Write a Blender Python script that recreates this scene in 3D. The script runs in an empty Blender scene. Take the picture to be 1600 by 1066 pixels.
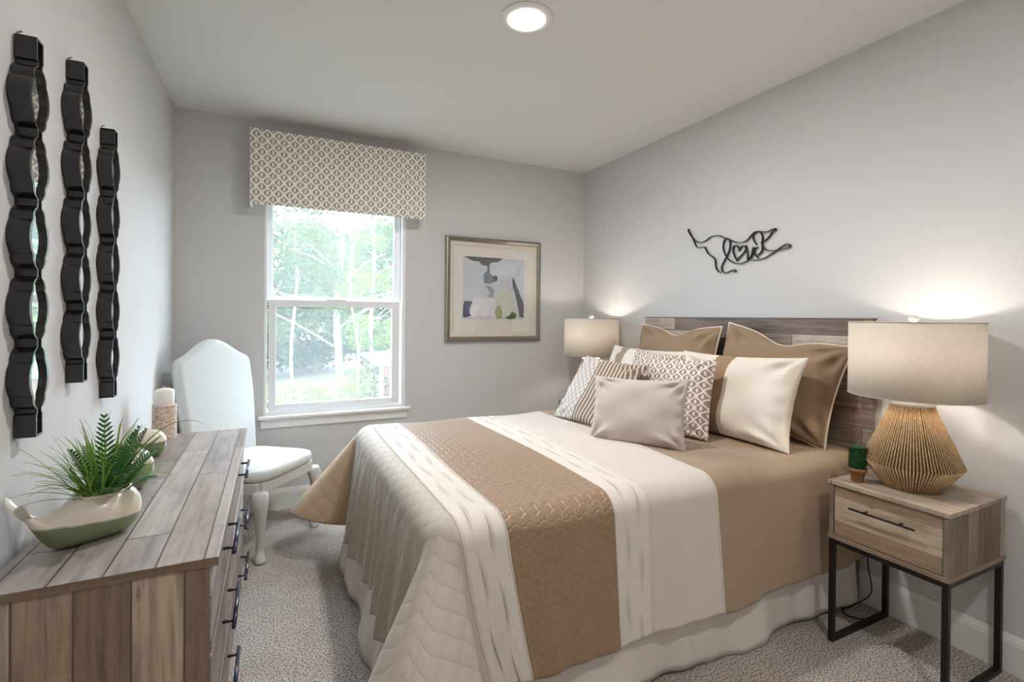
import bpy, bmesh, math, random
import numpy as np
from mathutils import Vector, Matrix, Euler

random.seed(7)
PI = math.pi
R = math.radians
SC = bpy.context.scene
COL = SC.collection

# ------------------------------------------------------------------ camera
cam_data = bpy.data.cameras.new('camera')
cam_data.sensor_width = 36.0
cam_data.lens = 17.304
cam_data.shift_y = -0.0203
cam_data.clip_start = 0.05
cam = bpy.data.objects.new('camera', cam_data)
COL.objects.link(cam)
cam.matrix_world = (Matrix.Translation((0, 0, 1.3856)) @ Matrix.Rotation(-0.4533, 4, 'Z')
                    @ Matrix.Rotation(PI / 2 - 0.0068, 4, 'X') @ Matrix.Rotation(0.0088, 4, 'Z'))
SC.camera = cam

# ------------------------------------------------------------------ world, lights, exposure
world = bpy.data.worlds.new('sky')
SC.world = world
world.use_nodes = True
wn = world.node_tree.nodes
bg = wn['Background']
bg.inputs['Color'].default_value = (0.74, 0.87, 1.0, 1)
bg.inputs['Strength'].default_value = 10.5

sun_d = bpy.data.lights.new('sun', 'SUN')
sun_d.energy = 4.0
sun_d.angle = R(3)
sun_d.color = (1.0, 0.95, 0.85)
sun = bpy.data.objects.new('sun', sun_d)
COL.objects.link(sun)
sun.rotation_euler = Vector((0.35, 0.8, -0.9)).to_track_quat('-Z', 'Y').to_euler()

LED_POWER = 17.0
LAMP_POWER = 8.5
SC.view_settings.view_transform = 'Standard'
SC.view_settings.look = 'None'
SC.view_settings.gamma = 1.0
SC.view_settings.use_curve_mapping = False
SC.view_settings.exposure = 0.84
SC.cycles.use_denoising = True
SC.cycles.max_bounces = 10
SC.cycles.diffuse_bounces = 6
SC.cycles.glossy_bounces = 3
SC.cycles.transmission_bounces = 6
SC.cycles.transparent_max_bounces = 8
SC.cycles.sample_clamp_indirect = 8.0

# room dimensions (metres)
XL, XR = -0.5817, 2.6282
YF, YB = -0.75, 3.8697
HT = 2.74

# ------------------------------------------------------------------ node helpers
class NT:
    def __init__(s, name):
        s.m = bpy.data.materials.new(name); s.m.use_nodes = True
        s.t = s.m.node_tree; s.n = s.t.nodes; s.l = s.t.links
        s.b = s.n['Principled BSDF']
    def node(s, kind, **k):
        n = s.n.new(kind)
        for a, v in k.items():
            if hasattr(n, a): setattr(n, a, v)
        return n
    def set(s, n, **k):
        for a, v in k.items(): n.inputs[a.replace('_', ' ')].default_value = v
        return n
    def link(s, a, b): s.l.new(a, b)
    def math(s, op, a, b=None, c=None, clamp=False):
        n = s.n.new('ShaderNodeMath'); n.operation = op; n.use_clamp = clamp
        for i, v in enumerate((a, b, c)):
            if v is None: continue
            if isinstance(v, (int, float)): n.inputs[i].default_value = v
            else: s.link(v, n.inputs[i])
        return n.outputs[0]
    def mix(s, f, a, b, kind='MIX'):
        n = s.n.new('ShaderNodeMix'); n.data_type = 'RGBA'; n.blend_type = kind
        for i, v in ((0, f), (6, a), (7, b)):
            if isinstance(v, (int, float)): n.inputs[i].default_value = v
            elif isinstance(v, tuple): n.inputs[i].default_value = v if len(v) == 4 else v + (1,)
            else: s.link(v, n.inputs[i])
        return n.outputs[2]
    def coord(s, which='Object'):
        return s.n.new('ShaderNodeTexCoord').outputs[which]
    def mapping(s, vec, scale=(1, 1, 1), rot=(0, 0, 0), loc=(0, 0, 0)):
        n = s.n.new('ShaderNodeMapping')
        n.inputs['Scale'].default_value = scale; n.inputs['Rotation'].default_value = rot
        n.inputs['Location'].default_value = loc
        s.link(vec, n.inputs['Vector']); return n.outputs[0]
    def noise(s, vec, scale, detail=4, rough=0.5, out='Fac', dist=0.0):
        n = s.n.new('ShaderNodeTexNoise')
        n.inputs['Scale'].default_value = scale; n.inputs['Detail'].default_value = detail
        n.inputs['Roughness'].default_value = rough; n.inputs['Distortion'].default_value = dist
        if vec is not None: s.link(vec, n.inputs['Vector'])
        return n.outputs[out]
    def ramp(s, fac, stops, interp='LINEAR'):
        n = s.n.new('ShaderNodeValToRGB'); cr = n.color_ramp; cr.interpolation = interp
        while len(cr.elements) < len(stops): cr.elements.new(0.5)
        for e, (p, c) in zip(cr.elements, stops):
            e.position = p; e.color = c if len(c) == 4 else tuple(c) + (1,)
        s.link(fac, n.inputs[0]); return n.outputs[0]
    def bump(s, h, strength=0.3, dist=0.01, normal=None):
        n = s.n.new('ShaderNodeBump'); n.inputs['Strength'].default_value = strength
        n.inputs['Distance'].default_value = dist
        s.link(h, n.inputs['Height'])
        if normal is not None: s.link(normal, n.inputs['Normal'])
        s.link(n.outputs[0], s.b.inputs['Normal']); return n.outputs[0]
    def sep(s, v):
        n = s.n.new('ShaderNodeSeparateXYZ'); s.link(v, n.inputs[0]); return n.outputs
    def comb(s, x, y, z=0.0):
        n = s.n.new('ShaderNodeCombineXYZ')
        for i, v in enumerate((x, y, z)):
            if isinstance(v, (int, float)): n.inputs[i].default_value = v
            else: s.link(v, n.inputs[i])
        return n.outputs[0]
    def color(s, c):
        if isinstance(c, tuple): s.b.inputs['Base Color'].default_value = c if len(c) == 4 else c + (1,)
        else: s.link(c, s.b.inputs['Base Color'])
    def rough(s, r):
        if isinstance(r, (int, float)): s.b.inputs['Roughness'].default_value = r
        else: s.link(r, s.b.inputs['Roughness'])

def srgb(r, g, b):
    f = lambda v: (v / 255 / 12.92) if v / 255 <= 0.04045 else ((v / 255 + 0.055) / 1.055) ** 2.4
    return (f(r), f(g), f(b), 1.0)

def plain(name, col, rough=0.5, metal=0.0, noise=0.0, nscale=30, bump=0.0, bscale=200, spec=None, coat=0.0):
    t = NT(name); t.rough(rough); t.b.inputs['Metallic'].default_value = metal
    if spec is not None: t.b.inputs['Specular IOR Level'].default_value = spec
    t.b.inputs['Coat Weight'].default_value = coat
    co = t.coord()
    f = t.noise(co, nscale, 3)
    dark = tuple(c * (1 - noise) for c in col[:3]) + (1,)
    lite = tuple(min(1, c * (1 + noise)) for c in col[:3]) + (1,)
    t.color(t.mix(f, dark, lite))
    if bump: t.bump(t.noise(co, bscale, 3), bump, 0.002)
    return t.m

def wood_mat(name, long_axis, across_axis, width, length, tones, seed=0.0, grain=1.0, rough=0.55, seam=0.0025, gdark=0.35):
    """weathered reclaimed boards running along long_axis"""
    t = NT(name); o = t.coord(); xyz = t.sep(o)
    ax = {'X': xyz[0], 'Y': xyz[1], 'Z': xyz[2]}
    u = t.math('ADD', ax[long_axis], 3.17 + seed); v = t.math('ADD', ax[across_axis], 5.03 + seed * 0.37)
    bt = t.node('ShaderNodeTexBrick'); bt.offset = 0.41; bt.offset_frequency = 2
    t.set(bt, Scale=1.0); bt.inputs['Mortar Size'].default_value = seam
    bt.inputs['Mortar Smooth'].default_value = 0.2; bt.inputs['Bias'].default_value = 0.0
    bt.inputs['Brick Width'].default_value = length; bt.inputs['Row Height'].default_value = width
    bt.inputs['Color1'].default_value = (0, 0, 0, 1); bt.inputs['Color2'].default_value = (1, 1, 1, 1)
    bt.inputs['Mortar'].default_value = (0.5, 0.5, 0.5, 1)
    t.link(t.comb(u, v), bt.inputs['Vector'])
    rnd = t.sep(bt.outputs['Color'])[0]
    n = len(tones)
    base = t.ramp(rnd, [(i / n, c) for i, c in enumerate(tones)], 'CONSTANT')
    off = t.math('MULTIPLY', rnd, 17.0)
    gv = t.comb(t.math('MULTIPLY_ADD', u, 1.0 * 2.2, off), t.math('MULTIPLY_ADD', v, 34.0, off), t.math('MULTIPLY', rnd, 9.0))
    g = t.noise(gv, 1.6, 7, 0.62, dist=0.35)
    gv2 = t.comb(t.math('MULTIPLY_ADD', u, 3.0, off), t.math('MULTIPLY_ADD', v, 9.0, off))
    blot = t.noise(gv2, 1.3, 4, 0.6)
    saw = t.noise(t.comb(t.math('MULTIPLY', u, 120.0), t.math('MULTIPLY', v, 9.0), off), 1.0, 2, 0.5)
    gr = t.ramp(g, [(0.25, (1 - gdark * 1.3,) * 3), (0.52, (0.93,) * 3), (0.78, (1.12, 1.12, 1.13))])
    bl = t.ramp(blot, [(0.3, (0.74, 0.72, 0.70)), (0.52, (1.0,) * 3), (0.75, (1.13, 1.13, 1.15))])
    c = t.mix(grain, base, t.mix(1.0, base, gr, 'MULTIPLY'))
    c = t.mix(1.0, c, bl, 'MULTIPLY')
    sw = t.ramp(saw, [(0.55, (1, 1, 1)), (0.75, (1.18, 1.18, 1.18))])
    c = t.mix(t.math('GREATER_THAN', rnd, 0.72), c, t.mix(1.0, c, sw, 'MULTIPLY'))
    vo = t.node('ShaderNodeTexVoronoi'); vo.inputs['Scale'].default_value = 1.0
    t.link(t.comb(t.math('MULTIPLY', u, 4.5), t.math('MULTIPLY', v, 13.0)), vo.inputs['Vector'])
    knot = t.ramp(vo.outputs['Distance'], [(0.02, (0.42,) * 3), (0.10, (1, 1, 1))])
    c = t.mix(1.0, c, knot, 'MULTIPLY')
    c = t.mix(bt.outputs['Fac'], c, (0.10, 0.075, 0.06, 1))
    t.color(c); t.rough(rough)
    h = t.math('SUBTRACT', t.math('MULTIPLY', g, 0.5), t.math('MULTIPLY', bt.outputs['Fac'], 1.0))
    t.bump(h, 0.35, 0.002)
    return t.m

# ------------------------------------------------------------------ mesh helpers
class MB:
    def __init__(s): s.v = []; s.f = []; s.mi = []; s.uv = {}
    def add(s, vs, fs, mi=0, M=None):
        o = len(s.v)
        for p in vs:
            p = Vector(p)
            if M is not None: p = M @ p
            s.v.append(p)
        for f in fs: s.f.append(tuple(i + o for i in f)); s.mi.append(mi)
        return s
    def box(s, x0, x1, y0, y1, z0, z1, M=None, mi=0):
        vs = [(x, y, z) for x in (x0, x1) for y in (y0, y1) for z in (z0, z1)]
        fs = [(0, 1, 3, 2), (4, 6, 7, 5), (0, 4, 5, 1), (2, 3, 7, 6), (0, 2, 6, 4), (1, 5, 7, 3)]
        return s.add(vs, fs, mi, M)
    def lathe(s, prof, n=48, M=None, mi=0, cap0=True, cap1=True):
        vs = []; fs = []
        for r, z in prof:
            for i in range(n):
                a = 2 * PI * i / n; vs.append((r * math.cos(a), r * math.sin(a), z))
        for j in range(len(prof) - 1):
            for i in range(n):
                a, b = j * n + i, j * n + (i + 1) % n
                fs.append((a, b, b + n, a + n))
        if cap0: fs.append(tuple(reversed(range(n))))
        if cap1: fs.append(tuple(range((len(prof) - 1) * n, len(prof) * n)))
        return s.add(vs, fs, mi, M)
    def tube(s, path, rad, n=8, closed=False, M=None, mi=0, flat=None):
        """sweep a circle (or flat=(a,b) rectangle-ish ellipse) along a path; rad number or list"""
        P = [Vector(p) for p in path]; m = len(P)
        if isinstance(rad, (int, float)): rad = [rad] * m
        vs = []; fs = []
        up = None
        for i in range(m):
            if closed: d = P[(i + 1) % m] - P[i - 1]
            else: d = P[min(i + 1, m - 1)] - P[max(i - 1, 0)]
            if d.length < 1e-9: d = Vector((0, 0, 1))
            d.normalize()
            if up is None:
                up = Vector((0, 0, 1)) if abs(d.z) < 0.9 else Vector((1, 0, 0))
            a = d.cross(up)
            if a.length < 1e-6: a = d.cross(Vector((0.3, 1, 0.2)))
            a.normalize(); b = a.cross(d).normalized(); up = b
            for k in range(n):
                t = 2 * PI * k / n
                vs.append(P[i] + a * (math.cos(t) * rad[i]) + b * (math.sin(t) * rad[i]))
        rings = m if closed else m - 1
        for i in range(rings):
            for k in range(n):
                p, q = i * n + k, i * n + (k + 1) % n
                p2, q2 = ((i + 1) % m) * n + k, ((i + 1) % m) * n + (k + 1) % n
                fs.append((p, q, q2, p2))
        if not closed:
            fs.append(tuple(reversed(range(n)))); fs.append(tuple(range((m - 1) * n, m * n)))
        return s.add(vs, fs, mi, M)
    def sphere(s, c, r, n=16, m=10, M=None, mi=0):
        if isinstance(r, (int, float)): r = (r, r, r)
        vs = [(c[0], c[1], c[2] - r[2])]; fs = []
        for j in range(1, m):
            a = -PI / 2 + PI * j / m
            for i in range(n):
                b = 2 * PI * i / n
                vs.append((c[0] + r[0] * math.cos(a) * math.cos(b), c[1] + r[1] * math.cos(a) * math.sin(b), c[2] + r[2] * math.sin(a)))
        vs.append((c[0], c[1], c[2] + r[2])); L = len(vs) - 1
        for i in range(n):
            fs.append((0, 1 + (i + 1) % n, 1 + i))
            fs.append((L, 1 + (m - 2) * n + i, 1 + (m - 2) * n + (i + 1) % n))
        for j in range(m - 2):
            for i in range(n):
                a, b = 1 + j * n + i, 1 + j * n + (i + 1) % n
                fs.append((a, b, b + n, a + n))
        return s.add(vs, fs, mi, M)
    def obj(s, name, mat, parent=None, smooth=False, bevel=0.0, seg=2, loc=None, sub=0):
        me = bpy.data.meshes.new(name)
        me.from_pydata([tuple(v) for v in s.v], [], s.f); me.update()
        mats = mat if isinstance(mat, (list, tuple)) else [mat]
        for m in mats: me.materials.append(m)
        if len(mats) > 1: me.polygons.foreach_set('material_index', s.mi)
        if smooth: me.polygons.foreach_set('use_smooth', [True] * len(me.polygons))
        if s.uv:
            uvl = me.uv_layers.new(name='UVMap')
            for lp in me.loops: uvl.data[lp.index].uv = s.uv[lp.vertex_index]
        o = bpy.data.objects.new(name, me); COL.objects.link(o)
        if parent is not None: o.parent = parent
        if loc is not None: o.location = loc
        if bevel:
            b = o.modifiers.new('bevel', 'BEVEL'); b.width = bevel; b.segments = seg
            b.limit_method = 'ANGLE'; b.angle_limit = R(40); b.harden_normals = False
        if sub:
            m = o.modifiers.new('sub', 'SUBSURF'); m.levels = sub; m.render_levels = sub
        return o

def fix_normals(o):
    bm = bmesh.new(); bm.from_mesh(o.data); bmesh.ops.recalc_face_normals(bm, faces=bm.faces); bm.to_mesh(o.data); bm.free()
    return o

def tag(o, label, cat, group=None, kind=None):
    o['label'] = label; o['category'] = cat
    if group: o['group'] = group
    if kind: o['kind'] = kind
    return o

def thing(name, label, cat, loc=(0, 0, 0), rz=0.0, group=None):
    o = bpy.data.objects.new(name, None); COL.objects.link(o)
    o.location = loc; o.rotation_euler = (0, 0, rz); o.empty_display_size = 0.1
    return tag(o, label, cat, group)

def struct(o):
    o['kind'] = 'structure'; return o

def copy_tree(o, parent=None):
    c = o.copy(); COL.objects.link(c)
    if parent is not None: c.parent = parent
    for ch in list(o.children): copy_tree(ch, c)
    return c

# ------------------------------------------------------------------ setting materials
m_wall = plain('wall_paint', srgb(202, 201, 200), 0.85, noise=0.01, nscale=2, bump=0.25, bscale=160, spec=0.2)
m_ceil = plain('ceiling_paint', srgb(222, 221, 219), 0.9, noise=0.01, nscale=2, bump=0.2, bscale=120, spec=0.2)
m_trim = plain('trim_paint', srgb(226, 225, 222), 0.35, noise=0.01, nscale=3)
m_vinyl = plain('window_vinyl', srgb(232, 234, 236), 0.35, noise=0.01, nscale=3)

def carpet_mat():
    t = NT('carpet'); o = t.coord()
    a = t.noise(o, 135, 3, 0.7); b = t.noise(o, 290, 2, 0.6); c = t.noise(o, 9, 3)
    f = t.math('ADD', t.math('MULTIPLY', a, 0.62), t.math('MULTIPLY', b, 0.38))
    col = t.ramp(f, [(0.41, srgb(64, 54, 48)), (0.46, srgb(148, 134, 123)), (0.505, srgb(208, 195, 184)), (0.56, srgb(248, 238, 229))])
    shade = t.ramp(c, [(0.3, (0.90,) * 3), (0.7, (1.06,) * 3)])
    t.color(t.mix(1.0, col, shade, 'MULTIPLY')); t.rough(0.98)
    t.b.inputs['Specular IOR Level'].default_value = 0.1
    t.b.inputs['Sheen Weight'].default_value = 0.25
    t.bump(f, 1.0, 0.02)
    return t.m
m_carpet = carpet_mat()

# ------------------------------------------------------------------ room shell
WX0, WX1, WZ0, WZ1 = -0.055, 0.950, 0.664, 2.26      # window opening
struct(MB().box(XL - 0.1, XR + 0.1, YF - 0.1, YB + 0.14, -0.12, 0.0).obj('floor', m_carpet))
struct(MB().box(XL - 0.1, XR + 0.1, YF - 0.1, YB + 0.14, HT, HT + 0.12).obj('ceiling', m_ceil))
struct(MB().box(XL - 0.1, XL, YF - 0.1, YB + 0.14, 0, HT).obj('wall_left', m_wall))
struct(MB().box(XR, XR + 0.1, YF - 0.1, YB + 0.14, 0, HT).obj('wall_right', m_wall))
struct(MB().box(XL, XR, YF - 0.1, YF, 0, HT).obj('wall_front', m_wall))
wb = MB()
wb.box(XL, WX0, YB, YB + 0.14, 0, HT); wb.box(WX1, XR, YB, YB + 0.14, 0, HT)
wb.box(WX0, WX1, YB, YB + 0.14, 0, WZ0); wb.box(WX0, WX1, YB, YB + 0.14, WZ1, HT)
struct(wb.obj('wall_back', m_wall))

def baseboard(name, x0, y0, x1, y1, nx, ny):
    prof = [(0.0, 0.0), (0.016, 0.0), (0.016, 0.118), (0.0135, 0.121), (0.0135, 0.127), (0.010, 0.134), (0.006, 0.145), (0.004, 0.150), (0.0, 0.150)]
    vs = []; fs = []
    for (x, y) in ((x0, y0), (x1, y1)):
        for d, z in prof: vs.append((x + nx * d, y + ny * d, z))
    k = len(prof)
    for i in range(k - 1): fs.append((i, i + 1, i + 1 + k, i + k))
    fs.append(tuple(range(k))); fs.append(tuple(range(k, 2 * k)))
    return struct(fix_normals(MB().add(vs, fs).obj(name, m_trim)))
baseboard('baseboard_back', XL + 0.016, YB, XR - 0.016, YB, 0, -1)
baseboard('baseboard_right', XR, YF, XR, YB, -1, 0)
baseboard('baseboard_left', XL, YF, XL, YB, 1, 0)

# ------------------------------------------------------------------ window
def glass_mat():
    t = NT('window_glass')
    t.n.remove(t.b)
    tr = t.node('ShaderNodeBsdfTransparent'); gl = t.node('ShaderNodeBsdfGlossy'); gl.inputs['Roughness'].default_value = 0.02
    df = t.node('ShaderNodeBsdfTranslucent'); df.inputs['Color'].default_value = (0.9, 0.95, 1.0, 1)
    m1 = t.node('ShaderNodeMixShader'); m1.inputs[0].default_value = 0.05
    t.link(tr.outputs[0], m1.inputs[1]); t.link(gl.outputs[0], m1.inputs[2])
    m2 = t.node('ShaderNodeMixShader'); m2.inputs[0].default_value = 0.035
    t.link(m1.outputs[0], m2.inputs[1]); t.link(df.outputs[0], m2.inputs[2])
    t.link(m2.outputs[0], t.n['Material Output'].inputs[0])
    return t.m
m_glass = glass_mat()
win = bpy.data.objects.new('window_1', None); COL.objects.link(win); struct(win)
def frame_ring(mb, x0, x1, z0, z1, y0, y1, wl, wr, wbm, wt):
    mb.box(x0, x0 + wl, y0, y1, z0, z1); mb.box(x1 - wr, x1, y0, y1, z0, z1)
    mb.box(x0 + wl, x1 - wr, y0, y1, z0, z0 + wbm); mb.box(x0 + wl, x1 - wr, y0, y1, z1 - wt, z1)
    return mb
frame_ring(MB(), WX0, WX1, WZ0, WZ1, YB + 0.005, YB + 0.10, 0.022, 0.03, 0.03, 0.04).obj('window_frame', m_vinyl, win, bevel=0.003)
us = frame_ring(MB(), WX0 + 0.022, WX1 - 0.03, 1.49, WZ1 - 0.04, YB + 0.055, YB + 0.085, 0.036, 0.055, 0.03, 0.04).obj('upper_sash', m_vinyl, win, bevel=0.003)
MB().box(WX0 + 0.055, WX1 - 0.08, YB + 0.068, YB + 0.072, 1.515, WZ1 - 0.075).obj('glass_pane', m_glass, us)
ls = frame_ring(MB(), WX0 + 0.03, WX1 - 0.045, WZ0 + 0.034, 1.495, YB + 0.012, YB + 0.05, 0.05, 0.062, 0.048, 0.05).obj('lower_sash', m_vinyl, win, bevel=0.003)
MB().box(WX0 + 0.078, WX1 - 0.105, YB + 0.030, YB + 0.034, WZ0 + 0.075, 1.45).obj('glass_pane', m_glass, ls)
MB().box(0.36, 0.50, YB + 0.006, YB + 0.05, 1.495, 1.505).obj('sash_lock', m_vinyl, ls, bevel=0.003)
MB().box(-0.087, 0.983, YB - 0.045, YB + 0.012, 0.650, 0.672).obj('window_sill', m_trim, win, bevel=0.006, seg=3)
MB().box(-0.072, 0.965, YB - 0.016, YB, 0.585, 0.650).obj('window_apron', m_trim, win, bevel=0.003)

# ------------------------------------------------------------------ trellis fabric (valance and pillows)
def trellis_mat(name, cell_w, cell_h, light, dark, axes=('X', 'Z'), translucent=0.0, line=0.105):
    t = NT(name); xyz = t.sep(t.coord())
    ax = {'X': xyz[0], 'Y': xyz[1], 'Z': xyz[2]}
    wob = t.noise(t.coord(), 60, 2)
    u = t.math('ADD', t.math('DIVIDE', ax[axes[0]], cell_w), t.math('MULTIPLY', t.math('SUBTRACT', wob, 0.5), 0.10))
    v = t.math('DIVIDE', ax[axes[1]], cell_h)
    cs = t.math('COSINE', t.math('MULTIPLY', v, 2 * PI))
    sh = t.math('MULTIPLY', cs, 0.24)
    def dist(w):
        return t.math('ABSOLUTE', t.math('SUBTRACT', t.math('FRACT', w), 0.5))
    d1 = dist(t.math('ADD', u, sh)); d2 = dist(t.math('ADD', t.math('SUBTRACT', u, sh), 0.5))
    d = t.math('MINIMUM', d1, d2)
    ln = t.math('LESS_THAN', d, line)
    # drops inside each ogee, on two staggered lattices
    def drop(du, dv):
        fu = t.math('SUBTRACT', t.math('FRACT', t.math('ADD', u, du)), 0.5)
        fv = t.math('SUBTRACT', t.math('FRACT', t.math('ADD', v, dv)), 0.5)
        r = t.math('ADD', t.math('MULTIPLY', t.math('MULTIPLY', fu, fu), 110.0), t.math('MULTIPLY', t.math('MULTIPLY', fv, fv), 26.0))
        return t.math('LESS_THAN', r, 1.0)
    dr = t.math('MAXIMUM', drop(0.25, 0.0), drop(0.75, 0.5))
    dr = t.math('MULTIPLY', dr, t.math('GREATER_THAN', d, line + 0.03))
    m = t.math('MAXIMUM', ln, dr)
    t.color(t.mix(m, dark, light)); t.rough(0.9)
    t.b.inputs['Sheen Weight'].default_value = 0.1
    weave = t.noise(t.coord(), 700, 2)
    t.bump(t.math('ADD', t.math('MULTIPLY', m, 0.7), t.math('MULTIPLY', weave, 0.3)), 0.5, 0.003)
    if translucent:
        t.b.inputs['Subsurface Weight'].default_value = 0.0
    return t.m
m_valance = trellis_mat('trellis_fabric', 0.068, 0.078, srgb(238, 234, 225), srgb(162, 153, 142), line=0.15)
val = thing('window_valance', 'cream and taupe trellis-print fabric box valance above the window', 'valance', (0.4596, YB, 2.128))
vb = MB(); W2 = 0.598
vb.box(-W2, W2, -0.158, -0.146, 0, 0.505); vb.box(-W2, -W2 + 0.012, -0.146, 0, 0, 0.505); vb.box(W2 - 0.012, W2, -0.146, 0, 0, 0.505)
vb.obj('fabric_cover', m_valance, val, bevel=0.003)
MB().box(-W2 + 0.012, W2 - 0.012, -0.146, -0.002, 0.485, 0.503).obj('mounting_board', m_trim, val)

# ------------------------------------------------------------------ recessed ceiling light
def emit(name, col, strength):
    t = NT(name); t.b.inputs['Emission Color'].default_value = col; t.b.inputs['Emission Strength'].default_value = strength
    t.color(col); return t.m
cl = thing('ceiling_light', 'round white recessed ceiling light, glowing in the middle of the ceiling', 'ceiling light', (1.03, 1.99, HT), 0, 'recessed ceiling lights')
MB().lathe([(0.084, -0.001), (0.088, -0.010), (0.118, -0.006), (0.123, -0.0005), (0.121, 0.0)], 64, cap0=False, cap1=False).obj('trim_ring', m_trim, cl, smooth=True)
MB().lathe([(0.085, -0.004), (0.0848, -0.006)], 48).obj('diffuser_lens', emit('led_diffuser', (1, 0.93, 0.82, 1), 9.0), cl)
ld = bpy.data.lights.new('led_glow', 'AREA'); ld.shape = 'DISK'; ld.size = 0.16; ld.energy = LED_POWER; ld.color = (1, 0.975, 0.96)
lo = bpy.data.objects.new('led_glow', ld); COL.objects.link(lo); lo.parent = cl; lo.location = (0, 0, -0.012)

cl_fill = copy_tree(cl); cl_fill.location = (1.03, -0.25, HT); cl_fill['label'] = 'unseen recessed ceiling light, added behind the camera to brighten the near end'  # added fill lamp, out of view, lifts brightness near the camera
for c_ in cl_fill.children:
    if c_.type == 'LIGHT':
        c_.data = c_.data.copy(); c_.data.energy = LED_POWER * 0.75

# ------------------------------------------------------------------ framed picture
m_champ = plain('champagne_metal', srgb(142, 136, 126), 0.35, metal=0.7, noise=0.12, nscale=25)
m_cream_liner = plain('cream_liner', srgb(205, 197, 180), 0.5, noise=0.03, nscale=20)
m_mat = plain('mat_board', srgb(222, 217, 210), 0.8, noise=0.01)
def paint(name, c, n=0.15): return plain(name, c, 0.7, noise=n, nscale=18)
pic = thing('framed_picture', 'square framed abstract painting in blue, grey and green with a champagne frame', 'picture', (1.711, YB, 1.612))
def mitred(mb, w, h, prof):
    """prof: list of (inset, depth) going round the frame"""
    vs = []; fs = []
    for (i, d) in prof:
        a, b = w / 2 - i, h / 2 - i
        vs += [(-a, -d, -b), (a, -d, -b), (a, -d, b), (-a, -d, b)]
    for j in range(len(prof) - 1):
        for k in range(4):
            fs.append((j * 4 + k, j * 4 + (k + 1) % 4, (j + 1) * 4 + (k + 1) % 4, (j + 1) * 4 + k))
    return mb.add(vs, fs)
PW, PH = 0.885, 0.872
fix_normals(mitred(MB(), PW, PH, [(0.0, 0.001), (0.0, 0.026), (0.006, 0.034), (0.016, 0.036), (0.026, 0.028), (0.034, 0.022), (0.042, 0.020)]).obj('frame', m_champ, pic))
fix_normals(mitred(MB(), PW - 0.084, PH - 0.084, [(0.0, 0.0205), (0.018, 0.019), (0.034, 0.013), (0.036, 0.010)]).obj('frame_liner', m_cream_liner, pic))
MB().box(-0.37, 0.37, -0.011, -0.002, -0.365, 0.365).obj('mat_board', m_mat, pic)
art = MB().box(-0.288, 0.282, -0.0125, -0.011, -0.248, 0.277).obj('painting', paint('art_ground', srgb(196, 200, 208), 0.08), pic)
def blot(name, pts, col, lay):
    v = []; n = len(pts)
    for (u, w) in pts: v.append((-0.288 + 0.57 * u, 0, -0.248 + 0.525 * w))
    # densify and wobble the outline
    P = []
    rnd = random.Random(len(name) + lay)
    for i in range(n):
        a, b = v[i], v[(i + 1) % n]
        for k in range(4):
            t = k / 4
            j = 0.004 if k else 0
            P.append((min(0.282, max(-0.288, a[0] + (b[0] - a[0]) * t + rnd.uniform(-j, j))), -0.0125 - lay * 0.0003, min(0.277, max(-0.248, a[2] + (b[2] - a[2]) * t + rnd.uniform(-j, j)))))
    Q = [(p[0], p[1] + 0.0002, p[2]) for p in P]; m = len(P)
    fs = [tuple(range(m)), tuple(reversed(range(m, 2 * m)))] + [(i, (i + 1) % m, m + (i + 1) % m, m + i) for i in range(m)]
    fix_normals(MB().add(P + Q, fs).obj(name, paint(name + '_paint', col, 0.22), art))
blot('white_wash', [(.14, .28), (.22, .36), (.34, .33), (.42, .40), (.52, .30), (.56, .12), (.62, .03), (.5, .0), (.3, .03), (.16, .02), (.12, .10)], srgb(214, 213, 214), 1)
blot('cream_wash', [(.50, .34), (.56, .46), (.66, .52), (.78, .46), (.84, .30), (.9, .12), (.9, .0), (.56, .0), (.58, .14)], srgb(202, 203, 190), 2)
blot('pale_brushstroke', [(.44, .80), (.6, .9), (.86, .95), (.82, .7), (.7, .55), (.6, .5), (.5, .62)], srgb(202, 207, 212), 1)
blot('dark_stroke', [(.02, 1), (.65, 1), (.56, .94), (.45, .92), (.38, .86), (.29, .88), (.25, .93), (.12, .94)], srgb(74, 74, 80), 3)
blot('drip', [(.38, .88), (.42, .88), (.425, .72), (.385, .72)], srgb(96, 104, 112), 2)
blot('slate_smudge', [(.32, .72), (.38, .78), (.47, .70), (.53, .72), (.55, .66), (.48, .6), (.42, .57), (.33, .59)], srgb(104, 122, 136), 4)
blot('curl', [(.47, .68), (.51, .72), (.55, .69), (.55, .63), (.50, .62)], srgb(62, 66, 78), 5)
blot('grey_slash', [(.35, .55), (.45, .53), (.5, .47), (.48, .36), (.42, .35), (.38, .38), (.44, .41), (.40, .48)], srgb(150, 154, 152), 4)
blot('charcoal_sail', [(.80, .71), (.845, .62), (.92, .45), (1.0, .24), (1.0, .02), (.93, .04), (.90, .2), (.87, .35), (.82, .5), (.80, .62)], srgb(72, 74, 78), 4)
blot('navy_block', [(0, .22), (.02, .29), (.15, .29), (.12, .2), (.10, .13), (.13, .05), (0, .03)], srgb(28, 42, 92), 5)
blot('olive_patch', [(.50, .12), (.55, .22), (.60, .23), (.64, .10), (.62, .02), (.55, .0)], srgb(158, 164, 96), 5)
blot('leaf_green_patch', [(.69, .02), (.76, .08), (.80, .13), (.86, .10), (.87, .03), (.82, .0), (.75, .0)], srgb(70, 100, 38), 6)
m_picglass = NT('picture_glass')
m_picglass.n.remove(m_picglass.b)
_tr = m_picglass.node('ShaderNodeBsdfTransparent'); _gl = m_picglass.node('ShaderNodeBsdfGlossy'); _gl.inputs['Roughness'].default_value = 0.03
_mx = m_picglass.node('ShaderNodeMixShader'); _mx.inputs[0].default_value = 0.08
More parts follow.
